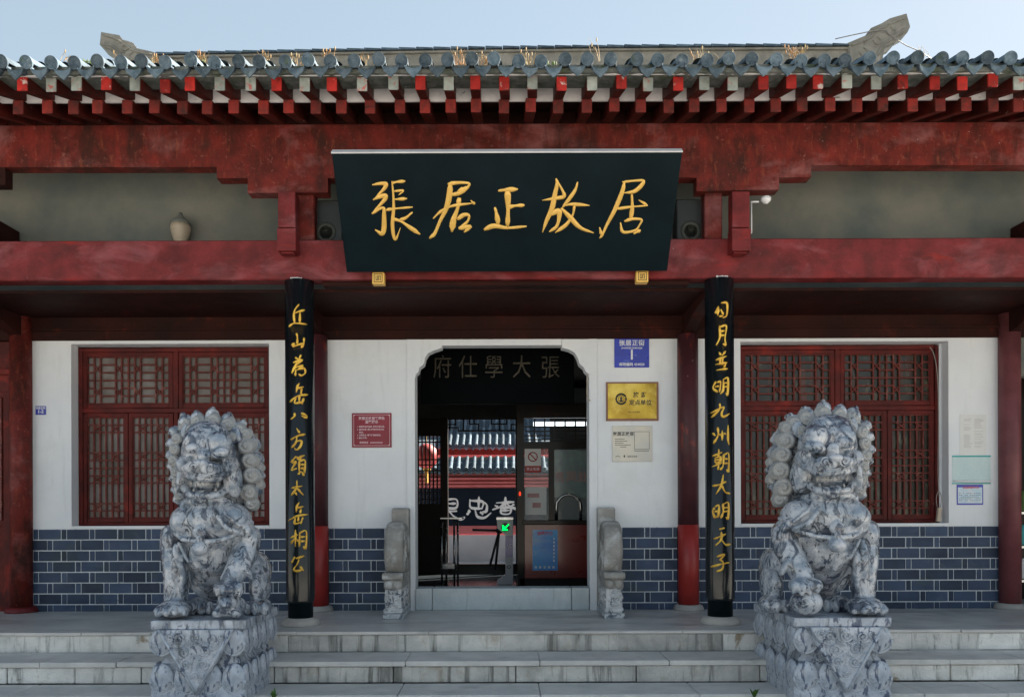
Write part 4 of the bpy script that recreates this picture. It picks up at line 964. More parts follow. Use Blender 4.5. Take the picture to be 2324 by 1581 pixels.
# ------------------------------------------------------------------ pedestals
def spiral(mb, c, r, turns=1.6, s=1, n=26, tr=.007, y=0, a0=0):
    pts = []
    for i in range(n):
        u = i / (n - 1); a = a0 + s * turns * 2 * math.pi * u; rr = r * (1 - .85 * u)
        pts.append((c[0] + rr * math.cos(a), y - .006 * u, c[1] + rr * math.sin(a)))
    mb.tube(pts, tr, 6)
def pedestal(x0, x1, yf, yb, zt, label, side):
    xc = (x0 + x1) / 2; w = (x1 - x0) / 2; yc = (yf + yb) / 2; l = (yb - yf) / 2
    t = thing('lion_pedestal', label, 'pedestal', 'carved pedestals under the stone lions', loc=(xc, yc, -.74))
    def sq(z, dx, mb):  # ring
        n = 6; ring = []
        a, b = w + dx, l + dx; c = .02
        P = [(-a + c, -b), (a - c, -b), (a, -b + c), (a, b - c), (a - c, b), (-a + c, b), (-a, b - c), (-a, -b + c)]
        return [Vector((p[0], p[1], z)) for p in P]
    Z = zt + .74
    def prof(name, pr, smooth=False):
        mb = MB(); mb.loft([sq(z, d, mb) for z, d in pr]); return mb
    prof('', [(Z - .07, -.006), (Z - .062, 0), (Z - .006, 0), (Z, -.008)]).build('top_slab', M_ped, t)
    prof('', [(Z - .27, -.05), (Z - .20, -.02), (Z - .12, -.01), (Z - .071, -.03)]).build('upper_moulding', M_ped, t)
    prof('', [(Z - .34, -.055), (Z - .30, -.075), (Z - .271, -.055)]).build('waist', M_ped, t)
    prof('', [(Z - .56, -.005), (Z - .50, -.012), (Z - .42, -.03), (Z - .341, -.07)]).build('lower_moulding', M_ped, t)
    prof('', [(0, 0), (Z - .575, 0), (Z - .561, -.006)]).build('base_block', M_ped, t)
    # petals
    def petals(zc, rz, ry, n, nm, off):
        for face in range(4):
            L = (w if face % 2 == 0 else l); cnt = n
            if face == 2: continue
            for i in range(cnt):
                u = (i + .5) / cnt * 2 - 1; mb = MB(); rw = L / cnt * 1.02
                mb.ell((0, 0, 0), (rw, ry, rz), seg=14, rings=10)
                # groove outline
                pts = [(rw * .98 * math.cos(math.pi + math.pi * k / 12), -.012, rz * .99 * math.sin(math.pi + math.pi * k / 12)) for k in range(13)]
                mb.tube(pts, .009, 6)
                o = mb.build('petal', M_ped, t, smooth=True)
                if face == 0: o.location = (u * w, -l + off, zc)
                elif face == 1: o.location = (w - off, u * l, zc); o.rotation_euler = (0, 0, R(90))
                else: o.location = (-w + off, u * l, zc); o.rotation_euler = (0, 0, R(-90))
    petals(Z - .165, .105, .032, 4, 'upper', .022)
    petals(Z - .45, .118, .036, 4, 'lower', .024)
    # hanging cloth triangle with cloud swirls
    mb = MB(); a = w * .80; zt2 = Z - .068; zb2 = Z - .575
    yy = -l - .04
    mb.add([(-a, yy, zt2), (a, yy, zt2), (.01, yy - .012, zb2), (-a, yy + .07, zt2), (a, yy + .07, zt2), (.01, yy + .07, zb2)], [(0, 2, 1), (3, 4, 5), (0, 1, 4, 3), (1, 2, 5, 4), (2, 0, 3, 5)])
    cl = mb.build('carved_cloth', M_ped, t, bevel=.004)
    mb = MB()
    mb.tube([(-a + .02, yy - .002, zt2 - .0), (.01, yy - .016, zb2 + .02)], .011, 6); mb.tube([(a - .02, yy - .002, zt2 - .0), (.01, yy - .016, zb2 + .02)], .011, 6)
    yl = yy - .006
    for (cx, cz, r, s_) in ((-.13, -.14, .05, 1), (.0, -.13, .05, -1), (.13, -.14, .05, -1), (-.08, -.24, .055, -1), (.08, -.23, .055, 1), (-.07, -.33, .045, 1), (.065, -.33, .045, -1), (0, -.42, .035, 1), (-.19, -.12, .03, 1), (.2, -.12, .03, -1)):
        spiral(mb, (cx, Z + cz), r, 1.7, s_, tr=.0075, y=yl)
        for k in (1, 2): mb.tube([(cx + (r + k * .014) * math.cos(a_), yl, Z + cz + (r + k * .014) * math.sin(a_)) for a_ in [R(200 + 14 * j) for j in range(11)]], .004, 5)
    mb.build('cloud_relief', M_ped, t, smooth=True)
    # raw side texture: vertical chisel flutes on the outer lower side
    return t
pf = -2.72
lx0, lx1 = xat(338, pf, 1450), xat(556, pf, 1450); rx0, rx1 = xat(1803, pf, 1450), xat(2026, pf, 1450)
zpL = zat(1407, pf, 445); zpR = zat(1401, pf, 1915)
pedestal(lx0, lx1, pf, -1.80, zpL, 'carved mottled stone pedestal under the lion with the cub', -1)
pedestal(rx0, rx1, pf, -1.68, zpR, 'carved mottled stone pedestal under the lion with the ball', 1)

# ------------------------------------------------------------------ lions
S = 1 / 872.
def lion(name_loc, mirror, sx, sz, label, prey, yaw=0):
    t = thing('stone_lion', label, 'statue', 'guardian lions in front of the steps', loc=name_loc)
    mx = -1 if mirror else 1
    def V(x, y, d):
        dx, dy = (430 + x / 2.395) / 1.291, (1180 + y / 2.395) / 1.291
        if mirror: dx = 1872.5 - (dx - 478.5) * 1.1; dy = 918 + (dy - 933) * 1.021
        X, Z = W(dx, dy, name_loc[1] + d * S); return Vector((X - name_loc[0], d * S, Z - name_loc[2]))
    mb = MB()
    def E(x, y, d, rx, ry, rz, ang=0, tilt=0):
        M = None
        if ang or tilt: M = Matrix.Rotation(R(-ang * mx), 3, 'Y') @ Matrix.Rotation(R(tilt), 3, 'X')
        mb.ell(V(x, y, d), (rx * S * sx, ry * S, rz * S * sz), M, 20, 12)
    def C(pts):   # chain of (x,y,d,r)
        P = [V(p[0], p[1], p[2]) for p in pts]; Rr = [p[3] * S for p in pts]
        for i in range(len(P) - 1):
            n = 7
            for k in range(n + 1):
                u = k / n; r = Rr[i] * (1 - u) + Rr[i + 1] * u; mb.ell(P[i].lerp(P[i + 1], u), (r, r, r), None, 14, 8)
    # torso
    E(465, 870, -60, 275, 230, 215); E(455, 815, -170, 200, 160, 140); E(600, 820, -150, 130, 150, 120); E(300, 830, -150, 130, 150, 120)
    E(460, 1040, -10, 215, 230, 190); E(455, 1160, 60, 135, 190, 140); E(450, 1230, 140, 85, 150, 120)
    E(480, 1180, 300, 210, 190, 220); E(790, 1170, 210, 75, 190, 140, 8); E(795, 1290, 130, 66, 170, 140); E(240, 1200, 240, 70, 160, 150)
    E(480, 700, 60, 230, 190, 140)
    # legs
    C([(185, 930, -80, 88), (190, 1090, -130, 88), (203, 1230, -155, 84), (208, 1380, -160, 80)]); E(195, 1440, -210, 112, 140, 66)
    for x, y, d in ((88, 1462, -290), (140, 1455, -335), (200, 1452, -345), (262, 1455, -315)):
        E(x, y, d, 34, 62, 42); E(x, y + 18, d - 52, 19, 26, 24)
    E(205, 1130, -225, 30, 40, 150); E(250, 1200, -215, 22, 36, 150)
    C([(715, 940, -80, 88), (690, 1050, -160, 92), (640, 1150, -230, 84), (590, 1245, -275, 74)]); E(580, 1290, -300, 96, 100, 58)
    for x, y, d in ((500, 1300, -350), (548, 1312, -385), (600, 1316, -388), (650, 1305, -365)):
        E(x, y, d, 31, 50, 44); E(x - 2, y + 34, d - 22, 16, 22, 24)
    E(700, 1160, -255, 24, 38, 90, 28)
    E(722, 960, -140, 72, 86, 92); E(170, 950, -140, 62, 86, 92)
    # hind feet
    E(790, 1425, 40, 84, 150, 66)
    for x, d in ((705, -70), (765, -100), (830, -85)): E(x, 1440, d, 33, 58, 52)
    E(370, 1425, 60, 80, 140, 66)
    for x, d in ((330, -55), (385, -75), (440, -55)): E(x, 1440, d, 27, 48, 50)
    # head
    E(440, 350, -130, 185, 200, 205); E(425, 235, -190, 150, 130, 110); E(445, 570, -60, 168, 165, 120)
    E(328, 275, -300, 70, 80, 84, -8); E(322, 318, -370, 50, 52, 38)
    E(508, 285, -310, 88, 84, 88, 12); E(518, 352, -385, 70, 56, 40, 10)
    E(408, 280, -290, 38, 62, 90); E(400, 375, -370, 42, 62, 56)
    E(300, 390, -320, 24, 24, 18); E(548, 408, -340, 28, 24, 20)
    # muzzle, nose, nostrils, lip
    E(408, 462, -320, 156, 130, 60); E(328, 456, -410, 62, 62, 46); E(447, 466, -425, 70, 62, 50); E(385, 425, -455, 50, 40, 30)
    C([(262, 492, -300, 22), (300, 515, -400, 24), (400, 530, -445, 24), (500, 525, -415, 24), (575, 490, -300, 24)])
    E(575, 430, -250, 66, 90, 70); E(262, 430, -240, 50, 90, 62)
    E(605, 540, -190, 62, 90, 125, 6); E(258, 550, -190, 42, 90, 120, -4)
    # lower jaw, chin, beard ridge
    E(408, 655, -260, 132, 110, 30); C([(275, 600, -220, 26), (300, 642, -320, 25), (400, 655, -370, 27), (500, 645, -335, 26), (565, 600, -220, 28)])
    E(395, 625, -300, 60, 55, 16)
    E(430, 690, -180, 170, 150, 46)
    # mane mass
    E(490, 400, 60, 235, 175, 280); E(500, 640, 90, 260, 170, 150); E(230, 380, 20, 55, 130, 230); E(250, 600, 10, 50, 120, 120)
    for (x, y, r, a) in ((268, 135, 52, -18), (355, 122, 55, -8), (462, 108, 62, 2), (572, 140, 58, 18), (655, 190, 58, 38)):
        E(x, y, -30, r * .82, 70, r * 1.25, a); E(x + a * .7, y - r * .9, -20, r * .34, 40, r * .5, a)
    for (x, y, r) in ((205, 205, 44), (188, 285, 42), (185, 365, 42), (196, 445, 42), (210, 525, 42), (222, 605, 42), (238, 675, 42), (735, 290, 56), (755, 390, 58), (762, 500, 60), (745, 610, 60), (735, 700, 52), (700, 230, 50)):
        E(x, y, 10, r, 90, r * 1.05); sg = 1 if x > 480 else -1; E(x + sg * r * .75, y + 8, 30, r * .45, 50, r * .45, sg * 40)
    # ears
    E(262, 205, -110, 26, 24, 66, -14); E(632, 228, -110, 36, 26, 64, 22)
    # harness, ribbons, bell
    C([(150, 880, -150, 17), (250, 955, -262, 18), (370, 975, -320, 18), (500, 965, -320, 18), (630, 925, -265, 18), (745, 870, -120, 17)])
    C([(250, 690, -220, 13), (235, 800, -270, 14), (215, 930, -250, 13)]); C([(470, 690, -250, 16), (500, 800, -330, 16), (560, 880, -330, 18), (640, 905, -280, 18)])
    C([(505, 700, -240, 14), (560, 790, -310, 14), (650, 860, -280, 14), (740, 840, -140, 14)])
    C([(300, 1100, -230, 12), (370, 1180, -190, 12), (455, 1260, -60, 14)]); C([(225, 985, -250, 13), (290, 1110, -235, 13)])
    E(372, 905, -325, 50, 34, 48); E(372, 1020, -335, 56, 56, 52); E(372, 955, -345, 22, 22, 26)
    E(700, 900, -215, 36, 40, 40)
    if prey == 'cub': pass
    bodyr = mb.mesh('body', M_lion)
    # voxel remesh into one continuous surface
    tmp = link('tmp', bodyr); md = tmp.modifiers.new('r', 'REMESH'); md.mode = 'VOXEL'; md.voxel_size = .0085; md.use_smooth_shade = True
    ms = tmp.modifiers.new('s', 'SMOOTH'); ms.factor = .5; ms.iterations = 2
    dg = bpy.context.evaluated_depsgraph_get(); me = bpy.data.meshes.new_from_object(tmp.evaluated_get(dg)); bpy.data.objects.remove(tmp)
    # carved relief: shallow grooves following cloud like bands
    nrm = [v.normal.copy() for v in me.vertices]; HC = V(430, 420, -100)
    for v, n in zip(me.vertices, nrm):
        p = v.co
        g1 = noise.noise(p * 9); fl = math.sin((p.x * 1.3 * mx + p.z) * 60 + g1 * 9 + noise.noise(p * 4) * 6) * .5
        hair = 1 if p.z > 1.0 and p.y > -.05 else (.15 if (p - HC).length < .36 else .5)
        v.co += n * (.0065 * fl * hair * (.4 + abs(noise.noise(p * 5))) + .003 * noise.noise(p * 24) + .006 * noise.noise(p * 8))
    me.materials.clear(); me.materials.append(M_lion); me.name = 'body'; me.polygons.foreach_set('use_smooth', [True] * len(me.polygons))
    link('body', me, t)
    # mane curls: spiral domes
    cm = MB(); nr, na = 10, 28; vs = [(0, -.62, 0)]; fs = []
    for i in range(1, nr + 1):
        r = i / nr
        for k in range(na):
            a = 2 * math.pi * k / na; hgt = math.sqrt(max(0, 1 - r * r)) * .55 + .09 * math.cos(a - r * 11)*(1 - r * .3)
            vs.append((r * math.cos(a), -hgt, r * math.sin(a)))
    fs += [(0, 1 + k, 1 + (k + 1) % na) for k in range(na)]
    for i in range(nr - 1):
        for k in range(na): fs.append((1 + i * na + k, 1 + (i + 1) * na + k, 1 + (i + 1) * na + (k + 1) % na, 1 + i * na + (k + 1) % na))
    vs = [(v[0] * (1 + .27 * max(0, v[0] / max(1e-6, math.hypot(v[0], v[2]))) ** 3 * math.hypot(v[0], v[2]) ** 2), v[1], v[2]) for v in vs]
    cm.add(vs, fs); cme = cm.mesh('mane_curl', M_mane, smooth=True)
    curls = [(215, 250, -110, 44), (198, 325, -120, 44), (192, 405, -115, 44), (208, 482, -105, 42), (216, 560, -95, 44), (232, 645, -80, 42),
             (700, 305, -85, 60), (722, 402, -85, 58), (735, 508, -80, 62), (712, 625, -75, 62), (735, 705, -40, 52), (690, 222, -75, 48), (778, 450, -10, 44), (782, 565, -10, 44),
             (270, 150, -70, 52), (360, 138, -80, 56), (465, 130, -85, 60), (570, 155, -80, 56), (645, 190, -75, 50), (310, 190, -130, 38), (410, 175, -150, 40), (520, 190, -140, 42), (600, 235, -125, 36)]
    for i, (x, y, d, r) in enumerate(curls):
        c = link('mane_curl', cme, t, V(x, y, d)); ang = math.atan2(400 - y, (x - 455) * mx)
        k = r * S * (1.1 if mirror else 1.0)
        Mz = Matrix.Rotation(R(26) * (x - 455) / 320 * mx, 3, 'Z') @ Matrix.Rotation(R(max(-30, min(25, (y - 400) * .05))), 3, 'X') @ Matrix.Rotation(-ang, 3, 'Y')
        c.rotation_euler = Mz.to_euler(); c.scale = (k, k * 1.1, k if i % 2 else -k)
    # face swirls: nostrils, brow, cheek
    def SP(x, y, d, r, s_=1, tr=.0075, turns=1.7):
        f = MB(); c = V(x, y, d); spiral(f, (c.x, c.z), r * S, turns, s_ * mx, tr=tr, y=c.y); f.build('face_swirl', M_lion, t, smooth=True)
    SP(325, 448, -474, 38, 1); SP(447, 458, -488, 42, -1); SP(325, 300, -372, 24, 1, .006); SP(520, 345, -398, 36, -1, .006); SP(590, 400, -318, 30, 1, .006)
    for k in range(3):
        f = MB(); f.tube([V(268 + 4 * k, 470 + 14 * k - 8, -345), V(340, 500 + 12 * k - 8, -440), V(430, 512 + 10 * k - 8, -468), V(530, 492 + 12 * k - 8, -415)], .006, 6, smooth=5); f.build('lip_line', M_lion, t, smooth=True)
    q = MB(); 
    for (x, y, d, h_) in ((312, 550, -345, 36), (500, 553, -360, 38), (330, 622, -330, -24), (485, 620, -340, -26), (405, 552, -395, 14), (435, 552, -393, 14), (372, 552, -390, 14)):
        p = V(x, y, d); q = MB(); q.lathe([(.012, 0), (.010, -h_ * S * .5), (.003, -h_ * S)], p, 8); q.build('tooth', M_mane, t, smooth=True)
    if prey == 'cub':
        mb = MB(); 
        E(575, 1440, -300, 95, 90, 60); E(570, 1395, -370, 62, 60, 52); E(560, 1415, -415, 34, 34, 24); E(520, 1365, -345, 20, 20, 26); E(622, 1368, -345, 20, 20, 26)
        E(500, 1470, -350, 36, 60, 34); E(630, 1470, -350, 40, 60, 34); E(550, 1385, -418, 10, 10, 9); E(588, 1385, -416, 10, 10, 9); E(640, 1420, -250, 50, 90, 60)
        for a in range(7): E(575 + 62 * math.cos(R(180 + a * 30)), 1395 + 50 * math.sin(R(180 + a * 30)), -330, 20, 28, 20)
        bm_ = mb.mesh('cub', M_mane); tmp = link('tmp', bm_); md = tmp.modifiers.new('r', 'REMESH'); md.mode = 'VOXEL'; md.voxel_size = .007; md.use_smooth_shade = True
        dg = bpy.context.evaluated_depsgraph_get(); me = bpy.data.meshes.new_from_object(tmp.evaluated_get(dg)); bpy.data.objects.remove(tmp); me.materials.clear(); me.materials.append(M_lion); link('cub', me, t)
    else:
        mb = MB(); E(570, 1415, -320, 100, 100, 88); o = mb.build('ball', M_lion, t, smooth=True)
        f = MB(); 
        for k in range(3): 
            c = V(535 + k * 45, 1430 - 20 * (k % 2), -405 - (8 if k == 1 else -4)); spiral(f, (c.x, c.z), .03, 1.4, 1, tr=.006, y=c.y)
        f.build('ball_carving', M_lion, t, smooth=True)
    if yaw: t.rotation_euler = (0, 0, R(yaw))
    return t
yl = pf + .42
xa = xat(486, yl - .1, 1200); xb = xat(1864, yl - .1, 1200)
lion((xa, yl, zpL - .004), False, 1.0, .985, 'mottled stone lion holding a cub under its raised paw, left of the doorway', 'cub')
lion((xb, yl, zpR - .004), True, 1.09, 1.01, 'mottled stone lion resting its raised paw on a ball, right of the doorway', 'ball')

# ------------------------------------------------------------------ inside the hall
# hanging plaque
yq = 1.0
t = thing('hall_plaque', 'dark plaque with dim gold characters hanging inside the doorway', 'plaque')
x0, z0 = W(956, 915, yq); x1, _ = W(1303, 915, yq); z0 = zat(916, yq)
q = MB(); q.box(x0, x1, yq, yq + .05, z0, z0 + .86, None); q.build('board', M_hallboard, t, bevel=.01)
for ch, px, sz in (('府', 1004, 1), ('仕', 1062, 1), ('學', 1121, 1), ('大', 1184, 1), ('張', 1249, 1)):
    x, z = W(px, 836, yq); text_obj(ch, .30, facing(x, yq - .002, z) @ Matrix.Shear('XY', 4, (.0, .0)) , M_golddim, t, name='character', bold=-.001, sx=.80)
# turnstile
yt = 3.2
x, z = W(1145, 1325, yt); sT = FOC / (yt - CAM_Y)
t = thing('turnstile', 'white turnstile post with a lit green arrow and dark steel arms', 'turnstile')
def hx(px): return xat(px, yt, 1250)
def hz(py): return zat(py, yt)
q = MB(); q.prism([(hx(1128), hz(1326)), (hx(1164), hz(1326)), (hx(1164), hz(1262)), (hx(1147), hz(1262)), (hx(1147), hz(1303)), (hx(1128), hz(1318))], yt - .06, yt + .16); q.build('foot', M_white, t, bevel=.004)
q = MB(); q.prism([(hx(1147), hz(1262)), (hx(1164), hz(1262)), (hx(1164), hz(1215)), (hx(1147), hz(1215))], yt - .06, yt + .14); q.build('blue_label_panel', M_blue, t)
q = MB(); q.prism([(hx(1147), hz(1215)), (hx(1164), hz(1215)), (hx(1165), hz(1180)), (hx(1128), hz(1180)), (hx(1129), hz(1198)), (hx(1146), hz(1212))], yt - .08, yt + .6); q.build('head', M_white, t, bevel=.006)
q = MB(); q.box(hx(1126), hx(1166), yt - .1, yt + .65, hz(1180), hz(1172)); q.build('lid', M_steel, t, bevel=.008)
q = MB(); M = Matrix.Translation((hx(1147), yt - .082, hz(1196))) @ Matrix.Rotation(R(90), 4, 'X'); q.lathe([(.001, .004), (.062, .004), (.066, 0)], n=20, M=M); q.build('display', M_innerwood, t)
q = MB(); cx, cz = hx(1147), hz(1196); yy = yt - .09
for a in ((-.04, .03, .005, -.025), (.045, .04, -.03, -.03), (-.035, -.035, .03, -.035), (-.035, .01, -.035, -.035)):
    bar(q, cx + a[0], cz + a[1], cx + a[2], cz + a[3], .022, yy - .004, yy)
q.build('arrow', M_led, t)
q = MB(); hub = Vector((hx(1133), yt - .02, hz(1203)))
q.tube([hub, (hx(1073), yt - .1, hz(1201))], .018, 8); q.tube([hub, (hx(1112), yt - .1, hz(1282))], .018, 8); q.tube([hub, (hx(1124), yt + .1, hz(1292))], .018, 8); q.ell(hub, (.05, .05, .05)); q.build('arm', M_speaker, t, smooth=True)
text_obj('入口', .07, facing(hx(1155.5), yt - .063, hz(1238)) , M_palestrip, t, sx=.8)
q = MB(); M = Matrix.Translation((hx(1155), yt - .062, hz(1285))) @ Matrix.Rotation(R(90), 4, 'X'); ring_tube(q, hx(1155), yt - .06, hz(1285), .025, .005); q.build('round_mark', M_ink, t)
# steel stand / barrier
yb2 = 2.9
t = thing('steel_barrier', 'tall steel barrier frame with a flat top beside the turnstile', 'barrier')
def bx_(px): return xat(px, yb2, 1250)
def bz(py): return zat(py, yb2)
q = MB()
for px in (1003, 1009, 1031, 1036): q.tube([(bx_(px), yb2 + (.0 if px in (1003, 1031) else .35), .0), (bx_(px), yb2 + (0 if px in (1003, 1031) else .35), bz(1178))], .016, 8)
q.build('leg', M_steel, t, smooth=True)
q = MB(); q.box(bx_(1000), bx_(1050), yb2 - .06, yb2 + .45, bz(1177), bz(1173)); q.build('top_plate', M_steel, t, bevel=.004)
q = MB(); q.box(bx_(1004), bx_(1032), yb2 - .02, yb2 + .4, bz(1290), bz(1278)); q.build('shelf', M_steel, t, bevel=.004)
# ticket booth
yk = 2.2
def kx(px): return xat(px, yk, 1150)
def kz(py): return zat(py, yk)
booth = thing('ticket_booth', 'dark timber ticket booth with glass windows and a red counter front', 'booth')
q = MB(); q.box(kx(1190), kx(1420), yk, yk + .06, kz(1312), kz(1190)); q.build('counter_front', M_redcounter, booth, bevel=.004)
q = MB(); q.box(kx(1180), kx(1420), yk - .02, yk + .06, .012, kz(1312) - .002); q.build('plinth', M_innerwood, booth)
q = MB(); q.box(kx(1186), kx(1420), yk - .06, yk + .4, kz(1190) + .001, kz(1180)); q.build('counter_top', M_innerwood, booth, bevel=.006)
q = MB(); q.box(kx(1174), kx(1190) - .001, yk - .02, yk + .1, .012, 3.29); q.build('corner_post', M_innerwood, booth)
q = MB(); q.box(kx(1245), kx(1258), yk, yk + .06, kz(1180) + .001, kz(1018)); q.build('mullion', M_innerwood, booth)
q = MB(); q.box(kx(1190), kx(1420), yk, yk + .07, kz(1018), kz(1002)); q.box(kx(1190), kx(1420), yk, yk + .07, kz(948), kz(915)); q.build('rail', M_innerwood, booth)
q = MB()
for i in range(9):
    x = kx(1214) + (kx(1255) - kx(1213)) * .92 * i * .6; q.box(x - .01, x + .01, yk + .02, yk + .045, kz(1001), kz(950))
for py in (968, 978, 988, 997): q.box(kx(1192), kx(1420), yk + .022, yk + .04, kz(py) - .008, kz(py) + .008)
q.build('transom_lattice', M_innerwood, booth)
q = MB(); q.box(kx(1190), kx(1245), yk + .03, yk + .035, kz(1180), kz(1019)); q.build('window_pane', M_glass, booth)
q = MB(); q.box(kx(1258), kx(1420), yk + .03, yk + .035, kz(1180), kz(1019)); q.build('window_pane', M_glass, booth)
q = MB(); q.box(kx(1257), kx(1420), yk + .9, yk + .93, .9, 2.9); q.build('booth_back_wall', M_inner, booth)
q = MB(); q.box(kx(1256), kx(1420), yk + .1, yk + .11, kz(1128), kz(1020)); q.build('green_notice_panel', M_tealglass, booth)
text_obj('售票处', .16, facing(kx(1298), yk + .098, kz(1083)), mat('faded red print', (.28, .03, .02), None, 4, [], .6, 0), booth, bold=.002)
q = MB()
for r_, tr in ((.165, .02),):
    pts = [(kx(1290) + r_ * math.cos(R(180 - 180 * i / 16)), yk - .005, kz(1150) + r_ * math.sin(R(180 - 180 * i / 16))) for i in range(17)]
    pts = [(pts[0][0], yk - .005, kz(1180))] + pts + [(pts[-1][0], yk - .005, kz(1180))]; q.tube(pts, tr, 8)
q.build('speaking_arch', M_steel, booth, smooth=True)
q = MB(); q.tube([(kx(1214), yk + .5, kz(953)), (kx(1420), yk + .5, kz(953))], .03, 8); ft = q.build('fluorescent_tube', M_tubel); tag(ft, 'long white fluorescent tube glowing above the ticket window', 'light')
def sheet(name, label, cat, px0, py0, px1, py1, m, y):
    t = thing(name, label, cat); q = MB(); a = xat(px0, y, 1100); b = xat(px1, y, 1100); q.box(a, b, y - .006, y - .001, zat(py1, y), zat(py0, y)); q.build('sheet', m, t); return t, a, b, zat(py1, y), zat(py0, y)
t, a, b, c, d = sheet('poster', 'blue and white poster on the red counter front', 'poster', 1208, 1202, 1265, 1294, M_skyblue, yk)
text_obj('温馨提示', .055, facing((a + b) / 2, yk - .008, d - .05), mat('poster red print', (.6, .06, .1), None, 4, [], .6, 0), t, bold=.001)
q = MB()
for i in range(7): q.box(b - .06, b - .04, yk - .008, yk - .006, c + .12 + i * .05, c + .15 + i * .05)
for i in range(5): q.box(a + .03 + i * .06, a + .06 + i * .06, yk - .008, yk - .006, c + .03, c + .06)
q.build('print', M_white, t)
t, a, b, c, d = sheet('no_smoking_sign', 'small no smoking sign stuck on the booth glass', 'sign', 1191, 1018, 1228, 1072, M_paper, yk + .02)
q = MB(); q.box(a, b, yk + .011, yk + .0135, c, c + (d - c) * .28); q.build('red_band', M_redcloth, t)
M = Matrix.Translation(((a + b) / 2, yk + .012, c + (d - c) * .66)) @ Matrix.Rotation(R(90), 4, 'X'); q = MB(); ring_tube(q, (a + b) / 2, yk + .013, c + (d - c) * .66, .06, .008); bar(q, (a + b) / 2 - .045, c + (d - c) * .66 + .045, (a + b) / 2 + .045, c + (d - c) * .66 - .045, .014, yk + .008, yk + .011); q.build('prohibition_ring', M_redcloth, t)
text_obj('禁止吸烟', .045, facing((a + b) / 2, yk + .009, c + (d - c) * .14), M_white, t)
t, a, b, c, d = sheet('white_card', 'white card standing behind the booth glass', 'card', 1192, 1105, 1240, 1168, M_paper, yk + .2)
q = MB(); q.box(a + .03, b - .1, yk + .19, yk + .193, c + .24, c + .30); q.box(a + .1, b - .08, yk + .19, yk + .193, c + .1, c + .17); q.build('red_print', M_redcloth, t)
q = MB(); q.ell((kx(1180), yk - .03, kz(1120)), (.014, .012, .03)); o = q.build('indicator_light', M_redled, smooth=True); tag(o, 'small red light on the booth corner post', 'light')

# ------------------------------------------------------------------ courtyard beyond
yc = 9.0
cw = thing('screen_wall', 'pink red courtyard wall with a tiled cap and a black panel of white characters', 'wall')
def cx_(px): return xat(px, yc, 1150)
def cz_(py): return zat(py, yc)
q = MB(); q.box(-5, 5, yc, yc + .35, cz_(1210), cz_(1060)); q.build('red_wall', M_courtred, cw)
q = MB(); q.box(-5, 5, yc - .06, yc, -.02, cz_(1213)); q.build('stone_base', M_courtwhite, cw)
for py in (1083, 1092, 1099):
    q = MB(); q.box(-5, 5, yc - .05 - (1099 - py) * .003, yc - .001, cz_(py + 4), cz_(py)); q.build('moulding', M_courtred, cw, bevel=.01)
q = MB(); q.box(-4.5, 4.5, yc - .03, yc - .001, cz_(1192), cz_(1107)); q.build('dark_panel', M_courtpanel, cw)
D5 = lambda x, y: ((1200 + x / 2.55) / 1.291, (1180 + y / 2.55) / 1.291)
pc0 = Vector((0, yc - .031, 0)); nc = Vector((0, -1, 0))
cmap = lambda x, y, h: ray_plane(*D5(x, y), pc0, nc) + Vector((0, -h, 0))
for strokes in ([[(262,722),(350,720),(348,782),(262,785)],[(262,752),(345,750)],[(250,812),(352,806)],[(290,800),(330,845),(380,868),(412,852)],[(280,800),(282,850)]],
                [[(452,722),(458,780),(540,788)],[(455,728),(548,738),(540,790)],[(518,702),(515,795)],[(430,832),(452,808)],[(448,800),(438,812)],[(490,800),(508,848),(560,856),(608,820)],[(560,742),(578,765),(572,808),(545,812)],[(530,815),(548,830)]],
                [[(650,745),(780,738)],[(716,704),(716,785)],[(622,795),(680,775),(715,742)],[(720,742),(750,770),(800,792)],[(682,785),(752,780),(748,825),(688,825),(684,788)],[(688,803),(746,801)],[(640,765),(660,778)],[(765,765),(780,755)]]):
    mb = MB()
    for s_ in strokes: stroke_mesh(mb, s_, 20, .01, cmap, .6)
    mb.build('white_character', M_white, cw)
def caproof(y0, zeave, zridge, depth, owner, x0=-5, x1=5, pitch=.168, r=.042, rows=3):
    nx = int((x1 - x0) / pitch); mb = MB()
    prof = [(0, zeave), (depth * .5, zeave + (zridge - zeave) * .42), (depth, zridge)]
    mb.loft([[Vector((x0, y0 + a, z - .02)), Vector((x1, y0 + a, z - .02)), Vector((x1, y0 + a, z - .08)), Vector((x0, y0 + a, z - .08))] for a, z in prof]); mb.build('roof_bed', M_tile, owner)
    random.seed(9); src = cover_tile(L=.3, r=r).mesh('cover_tile', M_tile); srm = cover_tile(L=.3, r=r, end=False).mesh('cover_tile', M_tile); pe = pan_tile(L=.3, w=pitch * .42).mesh('drip_tile', M_tile)
    for s_ in (src, srm, pe): s_.polygons.foreach_set('use_smooth', [True] * len(s_.polygons))
    vis = 0
    for i in range(nx):
        x = x0 + i * pitch
        if not (-1.6 < x < 1.0): continue
        for k in range(rows):
            u = k / rows; y = y0 + depth * u; z = (zeave + (zridge - zeave) * (u * .84 if u <= .5 else .42 + (u - .5) * 1.16)); a = math.atan2(zridge - zeave, depth)
            sc_ = depth / rows / math.cos(a) / .3 * 1.1
            o = link('cover_tile', src if k == 0 else srm, owner, (x, y - .02, z + .01), (a, 0, random.uniform(-.02, .02))); o.scale = (1, sc_, 1)
            o = link('drip_tile', pe, owner, (x + pitch / 2, y - .01, z - .03), (a, 0, 0)); o.scale = (1, sc_, 1)
